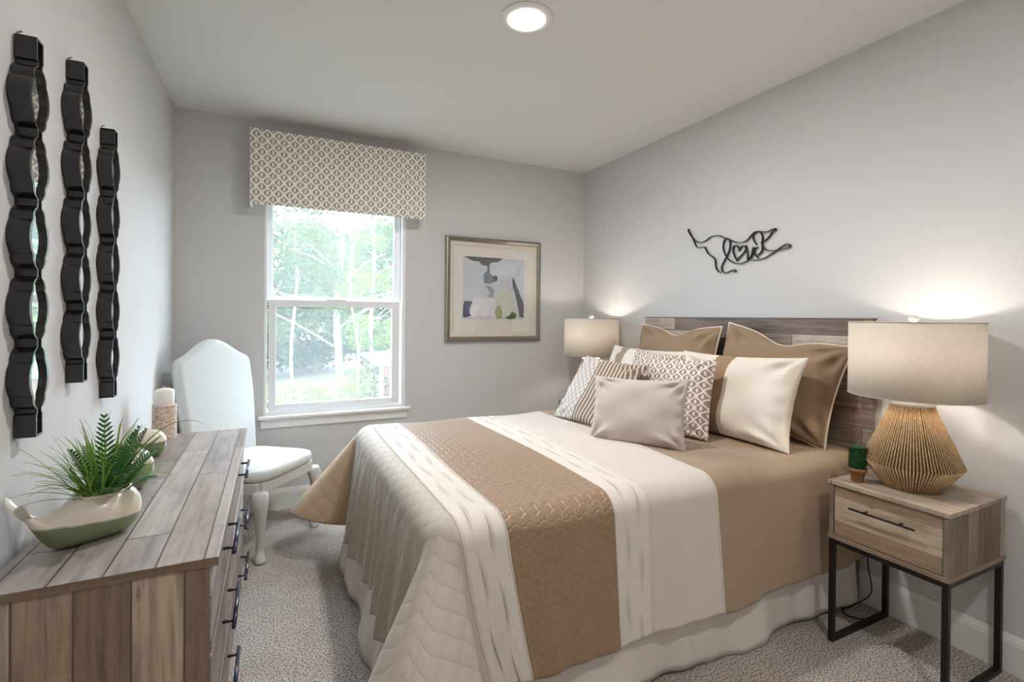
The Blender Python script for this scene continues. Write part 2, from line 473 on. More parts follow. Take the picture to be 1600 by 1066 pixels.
m_picglass.link(_tr.outputs[0], _mx.inputs[1]); m_picglass.link(_gl.outputs[0], _mx.inputs[2]); m_picglass.link(_mx.outputs[0], m_picglass.n['Material Output'].inputs[0])
MB().box(-0.366, 0.366, -0.0185, -0.0165, -0.36, 0.36).obj('glazing', m_picglass.m, pic)

# ------------------------------------------------------------------ wall mirrors
m_black = plain('black_lacquer', srgb(24, 22, 22), 0.22, noise=0.15, nscale=12, coat=0.3)
m_mirror = plain('mirror_glass', (0.86, 0.9, 0.92, 1), 0.02, metal=1.0)
def half_width(z, L=1.01, per=0.178, wide=0.060):
    """profile of one edge strip; z from 0 (bottom) to L"""
    off = (L - 5 * per) / 2
    if z < off or z > L - off: 
        return 0.021
    s = abs(((z - off) / per) % 1.0 - 0.5)
    a = wide * math.sqrt(max(0, 1 - (s / 0.335) ** 2)) if s < 0.335 else 0
    b = 0.040 * math.sqrt(max(0, 1 - ((s - 0.285) / 0.165) ** 2)) if s < 0.45 else 0
    return max(a, b, 0.0145)
def make_mirror(label):
    root = thing('wall_mirror', label, 'mirror', (0, 0, 0), 0, 'black wavy mirrors on the left wall')
    L = 1.01; N = 300; D = 0.045
    for sgn in (-1, 1):
        vs = []; fs = []
        for i in range(N + 1):
            z = L * i / N
            w = half_width(z) * sgn
            T = 0.005 + 0.008 * min(1, max(0, (abs(w) - 0.012) / 0.045))
            for (dy, dx) in ((w, 0.003), (w, D), (w - sgn * T, D), (w - sgn * T, 0.003)):
                vs.append((dx, dy, z))
        for i in range(N):
            for k in range(4):
                fs.append((i * 4 + k, i * 4 + (k + 1) % 4, (i + 1) * 4 + (k + 1) % 4, (i + 1) * 4 + k))
        fs += [(0, 1, 2, 3), (N * 4, N * 4 + 1, N * 4 + 2, N * 4 + 3)]
        o = fix_normals(MB().add(vs, fs).obj('frame_strip', m_black, root, smooth=False))
    vs = []; fs = []
    for i in range(N + 1):
        z = L * i / N; w = max(0.001, half_width(z) - 0.004)
        for (y, x) in ((-w, 0.008), (w, 0.008), (w, 0.036), (-w, 0.036)): vs.append((x, y, z))
    for i in range(N):
        for k in range(4): fs.append((i * 4 + k, i * 4 + (k + 1) % 4, (i + 1) * 4 + (k + 1) % 4, (i + 1) * 4 + k))
    fs += [(0, 1, 2, 3), (N * 4, N * 4 + 1, N * 4 + 2, N * 4 + 3)]
    fix_normals(MB().add(vs, fs).obj('mirror_glass', m_mirror, root))
    for za in (0, L - 0.006): MB().box(0.003, D, -0.021, 0.021, za, za + 0.006).obj('end_cap', m_black, root)
    MB().tube([(0.002, 0, L), (0.002, 0, L + 0.012), (0.010, 0, L + 0.016)], 0.0022, 8).obj('hanging_nail', m_champ, root)
    return root
mir = make_mirror('black wavy-edged wall mirror nearest the camera, above the leafy planter')
mir.location = (XL, 1.667, 1.070)
for (y, z, lab) in ((2.012, 1.166, 'black wavy-edged wall mirror hung highest, between the other two'),
                    (2.348, 1.068, 'black wavy-edged wall mirror farthest from the camera, nearest the chair')):
    c = copy_tree(mir); c.location = (XL, y, z); c['label'] = lab

# ------------------------------------------------------------------ metal word-art dog
m_iron = plain('wrought_iron', srgb(26, 22, 22), 0.45, metal=0.4, noise=0.1)
strokes = [
    [(2.563,2.005),(2.552,1.979),(2.517,1.937),(2.486,1.915),(2.443,1.904),(2.404,1.911),(2.366,1.929),(2.329,1.932),(2.295,1.926),(2.262,1.910),(2.220,1.891),(2.180,1.872),(2.146,1.862),(2.118,1.861),(2.086,1.870),(2.060,1.894),(2.034,1.911),(2.008,1.912),(1.972,1.903),(1.942,1.902),(1.913,1.911),(1.901,1.904)],
    [(1.901,1.902),(1.918,1.894),(1.937,1.870),(1.962,1.851),(1.982,1.845),(1.992,1.839)],
    [(1.981,1.822),(1.966,1.800),(1.931,1.788),(1.892,1.785),(1.850,1.787),(1.823,1.789),(1.807,1.798),(1.816,1.810),(1.834,1.811),(1.860,1.800),(1.888,1.784),(1.921,1.766),(1.960,1.750),(1.995,1.742),(2.031,1.742),(2.058,1.744)],
    [(2.239,1.782),(2.260,1.823),(2.266,1.858),(2.255,1.891),(2.238,1.901),(2.217,1.886),(2.211,1.851),(2.219,1.818),(2.236,1.786),(2.259,1.754),(2.274,1.726),(2.271,1.696),(2.247,1.680),(2.223,1.685),(2.189,1.695),(2.172,1.693),(2.169,1.684),(2.189,1.683)],
    [(2.239,1.782),(2.218,1.760),(2.178,1.739),(2.139,1.732),(2.106,1.735),(2.074,1.748),(2.053,1.771),(2.045,1.798),(2.043,1.821)],
    [(2.158,1.749),(2.179,1.785),(2.189,1.820),(2.182,1.845),(2.160,1.845),(2.148,1.829),(2.145,1.810),(2.129,1.834),(2.107,1.838),(2.096,1.827),(2.101,1.805),(2.123,1.784),(2.150,1.763),(2.161,1.750)],
    [(2.096,1.837),(2.088,1.808),(2.082,1.774),(2.082,1.749),(2.063,1.758),(2.050,1.785),(2.045,1.816)],
    [(2.012,1.817),(2.027,1.814),(2.037,1.797),(2.034,1.778),(2.016,1.770),(1.996,1.779),(1.983,1.800),(1.984,1.841),(1.982,1.872),(1.992,1.898),(2.013,1.908),(2.034,1.907),(2.046,1.886),(2.038,1.857),(2.020,1.832)],
    [(2.032,1.774),(2.011,1.751)],
    [(2.563,2.005),(2.524,1.943),(2.489,1.881),(2.455,1.869),(2.416,1.868),(2.406,1.850),(2.383,1.817),(2.339,1.787),(2.326,1.761),(2.324,1.731),(2.307,1.699),(2.282,1.687)],
]
def smooth_path(P, k=4):
    out = []
    n = len(P)
    for i in range(n - 1):
        p0, p1, p2, p3 = P[max(0, i - 1)], P[i], P[i + 1], P[min(n - 1, i + 2)]
        for j in range(k):
            t = j / k
            out.append(tuple(0.5 * (2 * b + (c - a) * t + (2 * a - 5 * b + 4 * c - d) * t * t + (3 * b - a - 3 * c + d) * t ** 3) for a, b, c, d in zip(p0, p1, p2, p3)))
    out.append(tuple(P[-1])); return out
sign = thing('wall_sign', 'black metal wall art of a dachshund outline enclosing the word love', 'wall art', (XR, 2.19, 1.83))
sb = MB()
for st in strokes:
    P = smooth_path([(y - 2.19, z - 1.83) for y, z in st], 4)
    n = len(P); vs = []; fs = []
    for i, (y, z) in enumerate(P):
        a, b = P[max(0, i - 1)], P[min(n - 1, i + 1)]
        ty, tz = b[0] - a[0], b[1] - a[1]; l = math.hypot(ty, tz) or 1
        w = 0.0016 + 0.0022 * abs(tz / l)
        ny, nz = -tz / l * w, ty / l * w
        for (s_, x) in ((1, -0.016), (-1, -0.016), (-1, -0.006), (1, -0.006)):
            vs.append((x, y + ny * s_, z + nz * s_))
    for i in range(n - 1):
        for k in range(4): fs.append((i * 4 + k, i * 4 + (k + 1) % 4, (i + 1) * 4 + (k + 1) % 4, (i + 1) * 4 + k))
    fs += [(0, 1, 2, 3), ((n - 1) * 4, (n - 1) * 4 + 1, (n - 1) * 4 + 2, (n - 1) * 4 + 3)]
    sb.add(vs, fs)
sb.sphere((-0.011, 1.901 - 2.19, 1.906 - 1.83), 0.009, 12, 8)
sb.sphere((-0.013, 2.560 - 2.19, 2.004 - 1.83), 0.009, 12, 8)
for (y, z) in ((2.404, 1.911), (2.034, 1.911), (2.139, 1.732)):
    sb.tube([(-0.012, y - 2.19, z - 1.83), (0.0, y - 2.19, z - 1.83)], 0.002, 6)
fix_normals(sb.obj('metal_outline', m_iron, sign))

# ------------------------------------------------------------------ dresser
tg = [srgb(168, 160, 156), srgb(150, 138, 130), srgb(186, 178, 172), srgb(138, 124, 114), srgb(175, 164, 155), srgb(160, 148, 146)]
tb = [srgb(172, 152, 130), srgb(140, 120, 100), srgb(182, 164, 142), srgb(132, 112, 92), srgb(160, 138, 116)]
th = [srgb(176, 164, 148), srgb(134, 116, 102), srgb(204, 196, 182), srgb(154, 134, 112), srgb(122, 106, 96), srgb(188, 174, 158), srgb(150, 140, 132)]
w_top = wood_mat('reclaimed_boards_top', 'Y', 'X', 0.098, 0.92, tg, 0.31, rough=0.38)
w_end = wood_mat('reclaimed_boards_end', 'Z', 'X', 0.104, 1.6, tb, 0.12, gdark=0.5)
w_front = wood_mat('reclaimed_boards_front', 'Y', 'Z', 0.11, 0.8, tg, 0.9)
w_edge = wood_mat('reclaimed_board_edge', 'X', 'Z', 0.3, 1.2, [srgb(118, 100, 80), srgb(128, 108, 88)], 0.2)
w_head = wood_mat('reclaimed_boards_headboard', 'Y', 'Z', 0.0885, 0.62, th, 2.25, gdark=0.5)
m_steel = plain('brushed_handle', srgb(58, 60, 72), 0.28, metal=0.8, noise=0.1)
DX0, DX1, DY0, DY1, DZ = XL + 0.02, -0.119, 1.403, 2.925, 0.79
dr = thing('dresser', 'long low dresser of greyed reclaimed boards with six bar-handled drawers', 'dresser', (0, DY0, 0))
LY = DY1 - DY0
MB().box(DX0 - 0.002, DX1 + 0.003, -0.004, LY + 0.004, DZ - 0.021, DZ).obj('top', [w_top], dr, bevel=0.0015)
MB().box(DX0 - 0.002, DX1 + 0.0032, -0.0052, -0.0042, DZ - 0.021, DZ - 0.0006).obj('edge_band', w_edge, dr)
MB().box(DX0, DX1 - 0.016, 0, 0.018, 0.06, DZ - 0.021).obj('side_panel', w_end, dr, bevel=0.001)
MB().box(DX0, DX1 - 0.016, LY - 0.018, LY, 0.06, DZ - 0.021).obj('side_panel', w_end, dr, bevel=0.001)
MB().box(DX0, DX0 + 0.012, 0.018, LY - 0.018, 0.08, DZ - 0.021).obj('back_panel', w_edge, dr)
MB().box(DX0 + 0.012, DX1 - 0.02, 0.018, LY - 0.018, 0.06, 0.09).obj('bottom_panel', w_edge, dr)
for (x, y) in ((DX0 + 0.02, 0.0), (DX0 + 0.02, LY - 0.05), (DX1 - 0.07, 0.0), (DX1 - 0.07, LY - 0.05)):
    MB().box(x, x + 0.05, y + 0.0, y + 0.05, 0, 0.06).obj('foot', w_edge, dr, bevel=0.002)
for col in range(2):
    y0 = 0.006 + col * (LY / 2 - 0.002); y1 = y0 + LY / 2 - 0.012
    for row in range(3):
        z0 = 0.098 + row * 0.2245; z1 = z0 + 0.2165
        d = MB().box(DX1 - 0.040, DX1 - 0.012, y0, y1, z0, z1).obj('drawer', w_front, dr, bevel=0.0015)
        yc = (y0 + y1) / 2 + 0.03; zc = (z0 + z1) / 2 + 0.02
        h = MB(); X = DX1 - 0.012
        h.tube([(X + 0.032, yc - 0.135, zc), (X + 0.032, yc + 0.135, zc)], 0.0062, 12)
        for s_ in (-0.096, 0.096): h.tube([(X - 0.002, yc + s_, zc), (X + 0.03, yc + s_, zc)], 0.0048, 10)
        h.obj('handle', m_steel, d, smooth=True)

# ------------------------------------------------------------------ nightstands
w_ns_top = wood_mat('nightstand_boards_top', 'Y', 'X', 0.17, 0.9, [srgb(176, 160, 142), srgb(158, 142, 126), srgb(186, 172, 156)], 0.55, rough=0.4)
w_ns_side = wood_mat('nightstand_boards_side', 'Z', 'X', 0.085, 1.2, [srgb(172, 156, 136), srgb(128, 114, 98), srgb(188, 174, 154), srgb(140, 124, 106), srgb(118, 102, 86)], 1.43)
w_ns_front = wood_mat('nightstand_boards_front', 'Y', 'Z', 0.105, 4.0, [srgb(186, 168, 144), srgb(150, 128, 104), srgb(176, 158, 134), srgb(146, 124, 100)], 0.30, seam=0.0004)
w_ns_edge = wood_mat('nightstand_board_edge', 'Y', 'Z', 0.5, 2, [srgb(124, 108, 92), srgb(136, 118, 100)], 0.4)
m_bar = plain('dark_bronze_steel', srgb(38, 32, 30), 0.4, metal=0.5, noise=0.1)
def make_nightstand(label):
    # local frame: X from front (0) to wall (0.445); Y from 0 (near side) to 0.42
    r = thing('nightstand', label, 'nightstand', (0, 0, 0), 0, 'nightstands beside the bed')
    D, W, Z0, Z1 = 0.437, 0.418, 0.447, 0.697
    MB().box(-0.004, D, -0.004, W + 0.004, Z1 - 0.017, Z1).obj('top', w_ns_top, r, bevel=0.0012)
    MB().box(-0.004, D, -0.004, W + 0.004, Z0, Z0 + 0.017).obj('bottom_panel', w_ns_edge, r, bevel=0.0012)
    MB().box(0, D - 0.004, 0, 0.017, Z0 + 0.017, Z1 - 0.017).obj('side_panel', w_ns_side, r)
    MB().box(0, D - 0.004, W - 0.017, W, Z0 + 0.017, Z1 - 0.017).obj('side_panel', w_ns_side, r)
    MB().box(D - 0.010, D - 0.004, 0.017, W - 0.017, Z0 + 0.017, Z1 - 0.017).obj('back_panel', w_ns_edge, r)
    d = MB().box(0.003, 0.021, 0.020, W - 0.020, Z0 + 0.020, Z1 - 0.020).obj('drawer', w_ns_front, r, bevel=0.001)
    h = MB(); zc = 0.607; yc = W / 2
    h.tube([(-0.026, yc - 0.116, zc), (-0.026, yc + 0.116, zc)], 0.0042, 10)
    for s_ in (-0.062, 0.062): h.tube([(0.004, yc + s_, zc), (-0.026, yc + s_, zc)], 0.0038, 8)
    h.obj('handle', m_bar, d, smooth=True)
    t = 0.020
    f = MB()
    f.box(0, D - 0.01, 0, t, Z0 - t, Z0); f.box(0, D - 0.01, W - t, W, Z0 - t, Z0)
    f.box(0, t, t, W - t, Z0 - t, Z0); f.box(D - 0.01 - t, D - 0.01, t, W - t, Z0 - t, Z0)
    f.obj('frame_rail', m_bar, r)
    for y in (0, W - t):
        MB().box(0.0, t, y, y + t, 0, Z0 - t).obj('leg', m_bar, r)
        MB().box(D - 0.01 - t, D - 0.01, y, y + t, 0, Z0 - t).obj('leg', m_bar, r)
        MB().box(t, D - 0.01 - t, y, y + t, 0, t).obj('floor_rail', m_bar, r)
    return r
ns = make_nightstand('single-drawer wooden nightstand on black steel legs, in front on the right of the bed')
ns.location = (2.168, 0.885, 0)
ns2 = copy_tree(ns); ns2.location = (2.168, 3.12, 0)
ns2['label'] = 'nightstand in the far corner, mostly hidden behind the pillows, only its edge showing'

# ------------------------------------------------------------------ table lamps
def shade_mat():
    t = NT('linen_lampshade'); t.n.remove(t.b)
    co = t.coord(); xyz = t.sep(co)
    an = t.math('ARCTAN2', xyz[1], xyz[0])
    v = t.comb(t.math('MULTIPLY', an, 9.0), t.math('MULTIPLY', xyz[2], 420.0))
    n = t.noise(v, 1.0, 3)
    c = t.ramp(n, [(0.3, srgb(202, 192, 176)), (0.7, srgb(226, 217, 202))])
    d = t.node('ShaderNodeBsdfDiffuse'); tr = t.node('ShaderNodeBsdfTranslucent'); tr.inputs['Color'].default_value = (0.93, 0.89, 0.84, 1)
    t.link(c, d.inputs['Color'])
    mx = t.node('ShaderNodeMixShader'); mx.inputs[0].default_value = 0.26
    t.link(d.outputs[0], mx.inputs[1]); t.link(tr.outputs[0], mx.inputs[2]); t.link(mx.outputs[0], t.n['Material Output'].inputs[0])
    return t.m
m_shade = shade_mat()
def jute_mat():
    t = NT('jute_twine'); co = t.coord()
    n = t.noise(co, 260, 3)
    t.color(t.ramp(n, [(0.3, srgb(146, 114, 78)), (0.55, srgb(196, 162, 120)), (0.75, srgb(224, 196, 156))])); t.rough(0.9)
    t.bump(n, 0.6, 0.002); return t.m
m_jute = jute_mat()
m_core = plain('lamp_core', srgb(104, 70, 38), 0.8, noise=0.2)
m_white_metal = plain('white_enamel', srgb(225, 220, 212), 0.4, noise=0.01)
m_bulb = emit('bulb_glow', (1.0, 0.86, 0.66, 1), 30.0)
def make_lamp(label):
    r = thing('table_lamp', label, 'lamp', (0, 0, 0), 0, 'jute table lamps')
    zb, zm, zt = 0.004, 0.104, 0.352
    rb, rm, rt = 0.096, 0.166, 0.070
    MB().lathe([(rb - 0.006, 0.0), (rb - 0.004, zb), (rm - 0.009, zm), (rt - 0.005, zt - 0.01), (rt - 0.01, zt - 0.004)], 64).obj('base_core', m_core, r, smooth=True)
    w = MB(); N = 92
    for i in range(N):
        a = 2 * PI * i / N
        ja = random.uniform(-0.012, 0.012); jb = random.uniform(-0.014, 0.014)
        p0 = (rb * math.cos(a + ja), rb * math.sin(a + ja), zb)
        p1 = (rm * math.cos(a), rm * math.sin(a), zm)
        p2 = (rt * math.cos(a + jb), rt * math.sin(a + jb), zt - 0.012)
        w.tube([p0, p1], 0.0033, 6); w.tube([p1, p2], [0.0036, 0.0024], 6)
    w.obj('jute_wrap', m_jute, r, smooth=True)
    MB().lathe([(rt + 0.001, zt - 0.014), (rt + 0.004, zt - 0.012), (rt + 0.004, zt + 0.004), (rt, zt + 0.006), (0.02, zt + 0.007), (0.012, zt + 0.010)], 48).obj('collar', m_white_metal, r, smooth=True)
    MB().tube([(0, 0, zt), (0, 0, 0.50)], 0.006, 10).obj('stem', m_white_metal, r, smooth=True)
    rs = 0.222; z0, z1 = 0.376, 0.682
    th_ = 0.002
    sh = MB(); n = 96; vs = []; fs = []
    for (rr, z) in ((rs, z0), (rs, z1), (rs - th_, z1), (rs - th_, z0)):
        for i in range(n):
            a = 2 * PI * i / n; vs.append((rr * math.cos(a), rr * math.sin(a), z))
    for j in range(4):
        for i in range(n):
            a, b = j * n + i, j * n + (i + 1) % n
            c_, d_ = ((j + 1) % 4) * n + (i + 1) % n, ((j + 1) % 4) * n + i
            fs.append((a, b, c_, d_))
    shd = fix_normals(sh.add(vs, fs).obj('lamp_shade', m_shade, r, smooth=False))
    for p in shd.data.polygons:
        if abs(p.normal.z) < 0.5: p.use_smooth = True
    ring = MB()
    circ = lambda q, z: [(q * math.cos(2 * PI * i / 64), q * math.sin(2 * PI * i / 64), z) for i in range(64)]
    m_st = plain('shade_trim_cloth', srgb(176, 164, 146), 0.9)
    for zz in (z0 + 0.002, z1 - 0.002): MB().tube(circ(rs + 0.0005, zz), 0.0018, 6, closed=True).obj('shade_trim', m_st, shd, smooth=True)
    sp = MB()
    for k in range(3):
        a = 2 * PI * k / 3 + 0.5
        sp.tube([(0, 0, z1 - 0.02), (rs * math.cos(a), rs * math.sin(a), z1 - 0.006)], 0.0016, 6)
    sp.obj('spider', m_white_metal, r, smooth=True)
    MB().lathe([(0.004, 0.655), (0.006, 0.668), (0.006, 0.682), (0.014, 0.686), (0.019, 0.696), (0.014, 0.706), (0.004, 0.710)], 20).obj('finial', m_white_metal, r, smooth=True)
    MB().sphere((0, 0, 0.560), (0.028, 0.028, 0.036), 16, 12).obj('light_bulb', m_bulb, r, smooth=True)
    l = bpy.data.lights.new('lamp_glow', 'POINT'); l.energy = LAMP_POWER; l.color = (1.0, 0.94, 0.91); l.shadow_soft_size = 0.034
    lo = bpy.data.objects.new('lamp_glow', l); COL.objects.link(lo); lo.parent = r; lo.location = (0, 0, 0.565)
    return r
lamp = make_lamp('jute-wrapped lamp with a linen drum shade on the near nightstand')
lamp.location = (2.378, 1.10, 0.697)
lamp2 = copy_tree(lamp); lamp2.location = (2.365, 3.36, 0.697)
lamp2['label'] = 'linen drum-shade lamp in the far corner, its base half hidden by pillows'

# small potted topiary
m_terra = plain('terracotta', srgb(132, 92, 52), 0.7, noise=0.2, nscale=40)
tp = thing('potted_topiary', 'tiny clipped green topiary in a brown clay pot on the nightstand', 'plant', (2.246, 1.235, 0.697))
MB().lathe([(0.020, 0), (0.021, 0.002), (0.029, 0.044), (0.034, 0.045), (0.035, 0.058), (0.031, 0.059), (0.029, 0.050), (0.0, 0.050)], 32, cap1=False).obj('pot', m_terra, tp, smooth=True)
m_moss = NT('topiary_green'); _n = m_moss.noise(m_moss.coord(), 180, 3)
m_moss.color(m_moss.ramp(_n, [(0.35, srgb(8, 34, 14)), (0.65, srgb(30, 84, 34))])); m_moss.rough(0.9)
tb_ = MB(); rr = random.Random(3)
tb_.lathe([(0.022, 0.05), (0.027, 0.056), (0.029, 0.10), (0.027, 0.148), (0.018, 0.153)], 24)
for i in range(900):
    a = rr.uniform(0, 2 * PI); z = rr.uniform(0.052, 0.152); q = 0.028 if z < 0.15 else rr.uniform(0, 0.028)
    p = Vector((q * math.cos(a), q * math.sin(a), z)); d = Vector((math.cos(a), math.sin(a), rr.uniform(-0.3, 0.8))).normalized()
    s1 = d.cross(Vector((rr.uniform(-1, 1), rr.uniform(-1, 1), rr.uniform(-1, 1)))).normalized() * 0.0022
    tb_.add([p - s1, p + s1, p + d * 0.007], [(0, 1, 2)])
tb_.obj('clipped_foliage', m_moss.m, tp)

# lamp cord behind the nightstand
cord = MB().tube(smooth_path([(2.60, 1.20, 0.42), (2.598, 1.28, 0.40), (2.596, 1.33, 0.37), (2.59, 1.37, 0.30), (2.58, 1.365, 0.2), (2.56, 1.34, 0.09), (2.50, 1.39, 0.02), (2.44, 1.40, 0.008), (2.42, 1.36, 0.006), (2.47, 1.30, 0.006)], 5), 0.003, 8)
tag(cord.obj('power_cord', m_iron, smooth=True), 'thin black lamp cord hanging between the nightstand and the bed', 'cord')

# ------------------------------------------------------------------ bed
bed = thing('bed', 'queen bed with a reclaimed-plank headboard against the right wall', 'bed', (0, 0, 0))
HX = 2.578
hb = MB().box(HX, HX + 0.030, 1.358, 2.955, 0.30, 1.388)
hbo = hb.obj('headboard', w_head, bed, bevel=0.002)
MB().box(HX - 0.002, HX + 0.032, 1.354, 2.959, 1.388, 1.394).obj('top_rail', w_edge, hbo)
for y in (1.42, 2.80):
    MB().box(HX + 0.002, HX + 0.030, y, y + 0.09, 0.0, 0.30).obj('headboard_leg', w_edge, bed)
m_matt = plain('mattress_ticking', srgb(225, 222, 216), 0.9, noise=0.02)
MB().box(0.47, 2.565, 1.44, 2.91, 0.42, 0.69).obj('mattress', m_matt, bed, bevel=0.05, seg=4)
MB().box(0.48, 2.56, 1.45, 2.90, 0.19, 0.415).obj('box_spring', m_matt, bed, bevel=0.02)
for (x, y) in ((0.60, 1.56), (0.60, 2.76), (2.4, 1.56), (2.4, 2.76)):
    MB().box(x, x + 0.05, y, y + 0.05, 0, 0.19).obj('bed_leg', m_bar, bed)

# bed skirt
m_skirt = plain('bed_skirt_cotton', srgb(214, 207, 198), 0.9, noise=0.02, nscale=6, bump=0.1, bscale=500)
def skirt():
    pts = []
    # path: head near side -> foot near corner -> foot far corner -> head far side
    x0, x1, y0, y1 = 0.435, 2.56, 1.425, 2.93
    seg = []
    n1 = 150; n2 = 110
    for i in range(n1): seg.append((x1 + (x0 - x1) * i / n1, y0, 0, -1, i / n1 * (x1 - x0)))
    for i in range(8): a = PI / 2 * i / 8; seg.append((x0 + 0.02 * (1 - math.sin(a)) , y0 + 0.02 * (1 - math.cos(a)), -math.sin(a), -math.cos(a), 2.13 + i * .004))
    for i in range(n2): seg.append((x0, y0 + 0.02 + (y1 - y0 - 0.04) * i / n2, -1, 0, 2.2 + i / n2 * 1.5))
    for i in range(8): a = PI / 2 * i / 8; seg.append((x0 + 0.02 * (1 - math.cos(a)), y1 - 0.02 * (1 - math.sin(a)), -math.cos(a), math.sin(a), 3.7 + i * .004))
    for i in range(n1 + 1): seg.append((x0 + (x1 - x0) * i / n1, y1, 0, 1, 3.8 + i / n1 * 2.1))
    m = 14; vs = []; fs = []
    for (x, y, nx, ny, s_) in seg:
        wv = 0.016 * math.sin(s_ * 9.3 + 0.6) + 0.010 * math.sin(s_ * 17.1 + 2) + 0.004 * math.sin(s_ * 41)
        for j in range(m + 1):
            t = j / m
            o = 0.012 * t + wv * t ** 1.3
            if nx < -0.5: o += 0.075 * t
            z = 0.40 * (1 - t) + (0.012 + 0.010 * math.sin(s_ * 6.1)) * t
            vs.append((x + nx * o, y + ny * o, max(0.004, z)))
    k = m + 1
    for i in range(len(seg) - 1):
        for j in range(m): fs.append((i * k + j, i * k + j + 1, (i + 1) * k + j + 1, (i + 1) * k + j))
    o = MB().add(vs, fs).obj('bed_skirt', m_skirt, smooth=True)
    sm = o.modifiers.new('thickness', 'SOLIDIFY'); sm.thickness = 0.002; sm.offset = 0
    return o
tag(skirt(), 'plain cream bed skirt hanging to the carpet below the comforter', 'bed skirt')

# ------------------------------------------------------------------ comforter
ZT = 0.752                      # top surface
CX0, CY0, CY1, CH = 0.425, 1.400, 2.955, 2.565
CR = 0.085                      # roll-over radius
A0 = R(5)
S_SIDE, S_FOOT = 0.565, 0.60
xin, y0in, y1in = CX0 + CR, CY0 + CR, CY1 - CR
def roll(s_, al):
    ae = PI / 2 - al
    if s_ < CR * ae:
        return CR * math.sin(s_ / CR), CR * (1 - math.cos(s_ / CR))
    t = s_ - CR * ae
    return CR * math.sin(ae) + t * math.cos(ae), CR * (1 - math.cos(ae)) + t * math.sin(ae)
def sweep(p, dy):
    return 0.10 * min(1, dy / 0.56) ** 1.4 * math.exp(-((max(p, xin) - xin) / 0.35) ** 2)
def cloth(p, q):
    dx = xin - p
    dy = (y0in - q) if q < y0in else (q - y1in)
    sy = -1 if q < (y0in + y1in) / 2 else 1
    x, y = p, q
    z = ZT + 0.010 * math.sin(p * 3.1 + 0.5) * math.sin(q * 2.3) + 0.004 * math.sin(p * 11 + q * 5)
    z += 0.012 * math.exp(-((q - 2.2) / 0.5) ** 2)
    if dx <= 0 and dy <= 0: return (x, y, z)
    if dx > 0 and dy <= 0:
        o, d = roll(dx, A0 + 0.03)
        ramp = min(1, max(0, (dx - 0.10) / 0.35))
        o += ramp * (0.020 * (1 - 1.6 * abs(math.sin(q * 15.5 + 0.9 * math.sin(q * 7)))) + 0.008 * (1 - 1.7 * abs(math.sin(q * 37 + 2))) + 0.015 * math.sin(q * 8.0))
        return (xin - o, y, z - d)
    if dx <= 0 and dy > 0:
        o, d = roll(dy, A0)
        ramp = min(1, max(0, (dy - 0.12) / 0.4))
        o += ramp * (0.010 * math.sin(p * 8.3 + 1.0) + 0.005 * math.sin(p * 19 + 0.4) + 0.003 * math.sin(p * 43))
        z2 = z - d
        z2 += ramp * 0.006 * math.sin(p * 6.0)
        if sy < 0: x += sweep(p, dy)
        return (x, (y0in - o) if sy < 0 else (y1in + o), z2)
    th_ = math.atan2(dy, dx)            # 0 = foot, 90 = side
    r_ = math.hypot(dx, dy)
    r_ *= min(1.0, 0.70 / (S_SIDE / max(math.cos(th_), math.sin(th_))))
    f = th_ / (PI / 2)
    bell = math.sin(PI * f) ** 1.15
    al = A0 + (CONE if sy < 0 else CONE_FAR) * bell + 0.03 * (1 - f)
    fs_ = f * f * (3 - 2 * f)
    az = PI / 2 * (0.35 * f + 0.65 * fs_)
    o, d = roll(r_, al)
    ramp = min(1, max(0, (r_ - 0.12) / 0.4))
    o += ramp * (0.006 * math.sin(f * 26 + 1) * (1 - f))
    # blend the wave folds of the neighbouring faces
    wf = (1 - f) ** 3; ws = f ** 3
    rx = min(1, max(0, (dx - 0.10) / 0.35)); ry = min(1, max(0, (dy - 0.12) / 0.4))
    qe = y0in if sy < 0 else y1in
    o += wf * rx * (0.020 * (1 - 1.6 * abs(math.sin(qe * 15.5 + 0.9 * math.sin(qe * 7)))) + 0.008 * (1 - 1.7 * abs(math.sin(qe * 37 + 2))) + 0.015 * math.sin(qe * 8.0))
    o += ws * ry * (0.010 * math.sin(xin * 8.3 + 1.0) + 0.005 * math.sin(xin * 19 + 0.4) + 0.003 * math.sin(xin * 43))
    zz = z - d
    zz = max(zz, 0.016)
    return (xin - o * math.cos(az) + (sweep(p, dy) * f * f if sy < 0 else 0), (y0in if sy < 0 else y1in) + sy * o * math.sin(az), zz)
CONE, CONE_FAR = R(34), R(38)

def fabric(name, col, sheen=0.15, nz=0.03):
    t = NT(name); t.rough(0.6); t.b.inputs['Sheen Weight'].default_value = sheen
    t.b.inputs['Specular IOR Level'].default_value = 0.4
    return t
def uvx(t):
    return t.sep(t.coord('UV'))
def c_mul(c, k): return tuple(v * k for v in c[:3]) + (1,)
def quilt_diamond(name, col, size=0.085):
    t = fabric(name, col); uv = uvx(t)
    a = t.math('DIVIDE', t.math('ADD', uv[0], uv[1]), size); b = t.math('DIVIDE', t.math('SUBTRACT', uv[0], uv[1]), size)
    sa = t.math('ABSOLUTE', t.math('SINE', t.math('MULTIPLY', a, PI))); sb_ = t.math('ABSOLUTE', t.math('SINE', t.math('MULTIPLY', b, PI)))
    h = t.math('POWER', t.math('MULTIPLY', sa, sb_), 0.45)
    n = t.noise(t.coord('UV'), 22, 4, 0.6)
    c = t.mix(t.math('POWER', h, 0.5), c_mul(col, 0.90), col)
    t.color(c); t.bump(t.math('ADD', h, t.math('MULTIPLY', n, 0.5)), 0.24, 0.008)
    return t.m
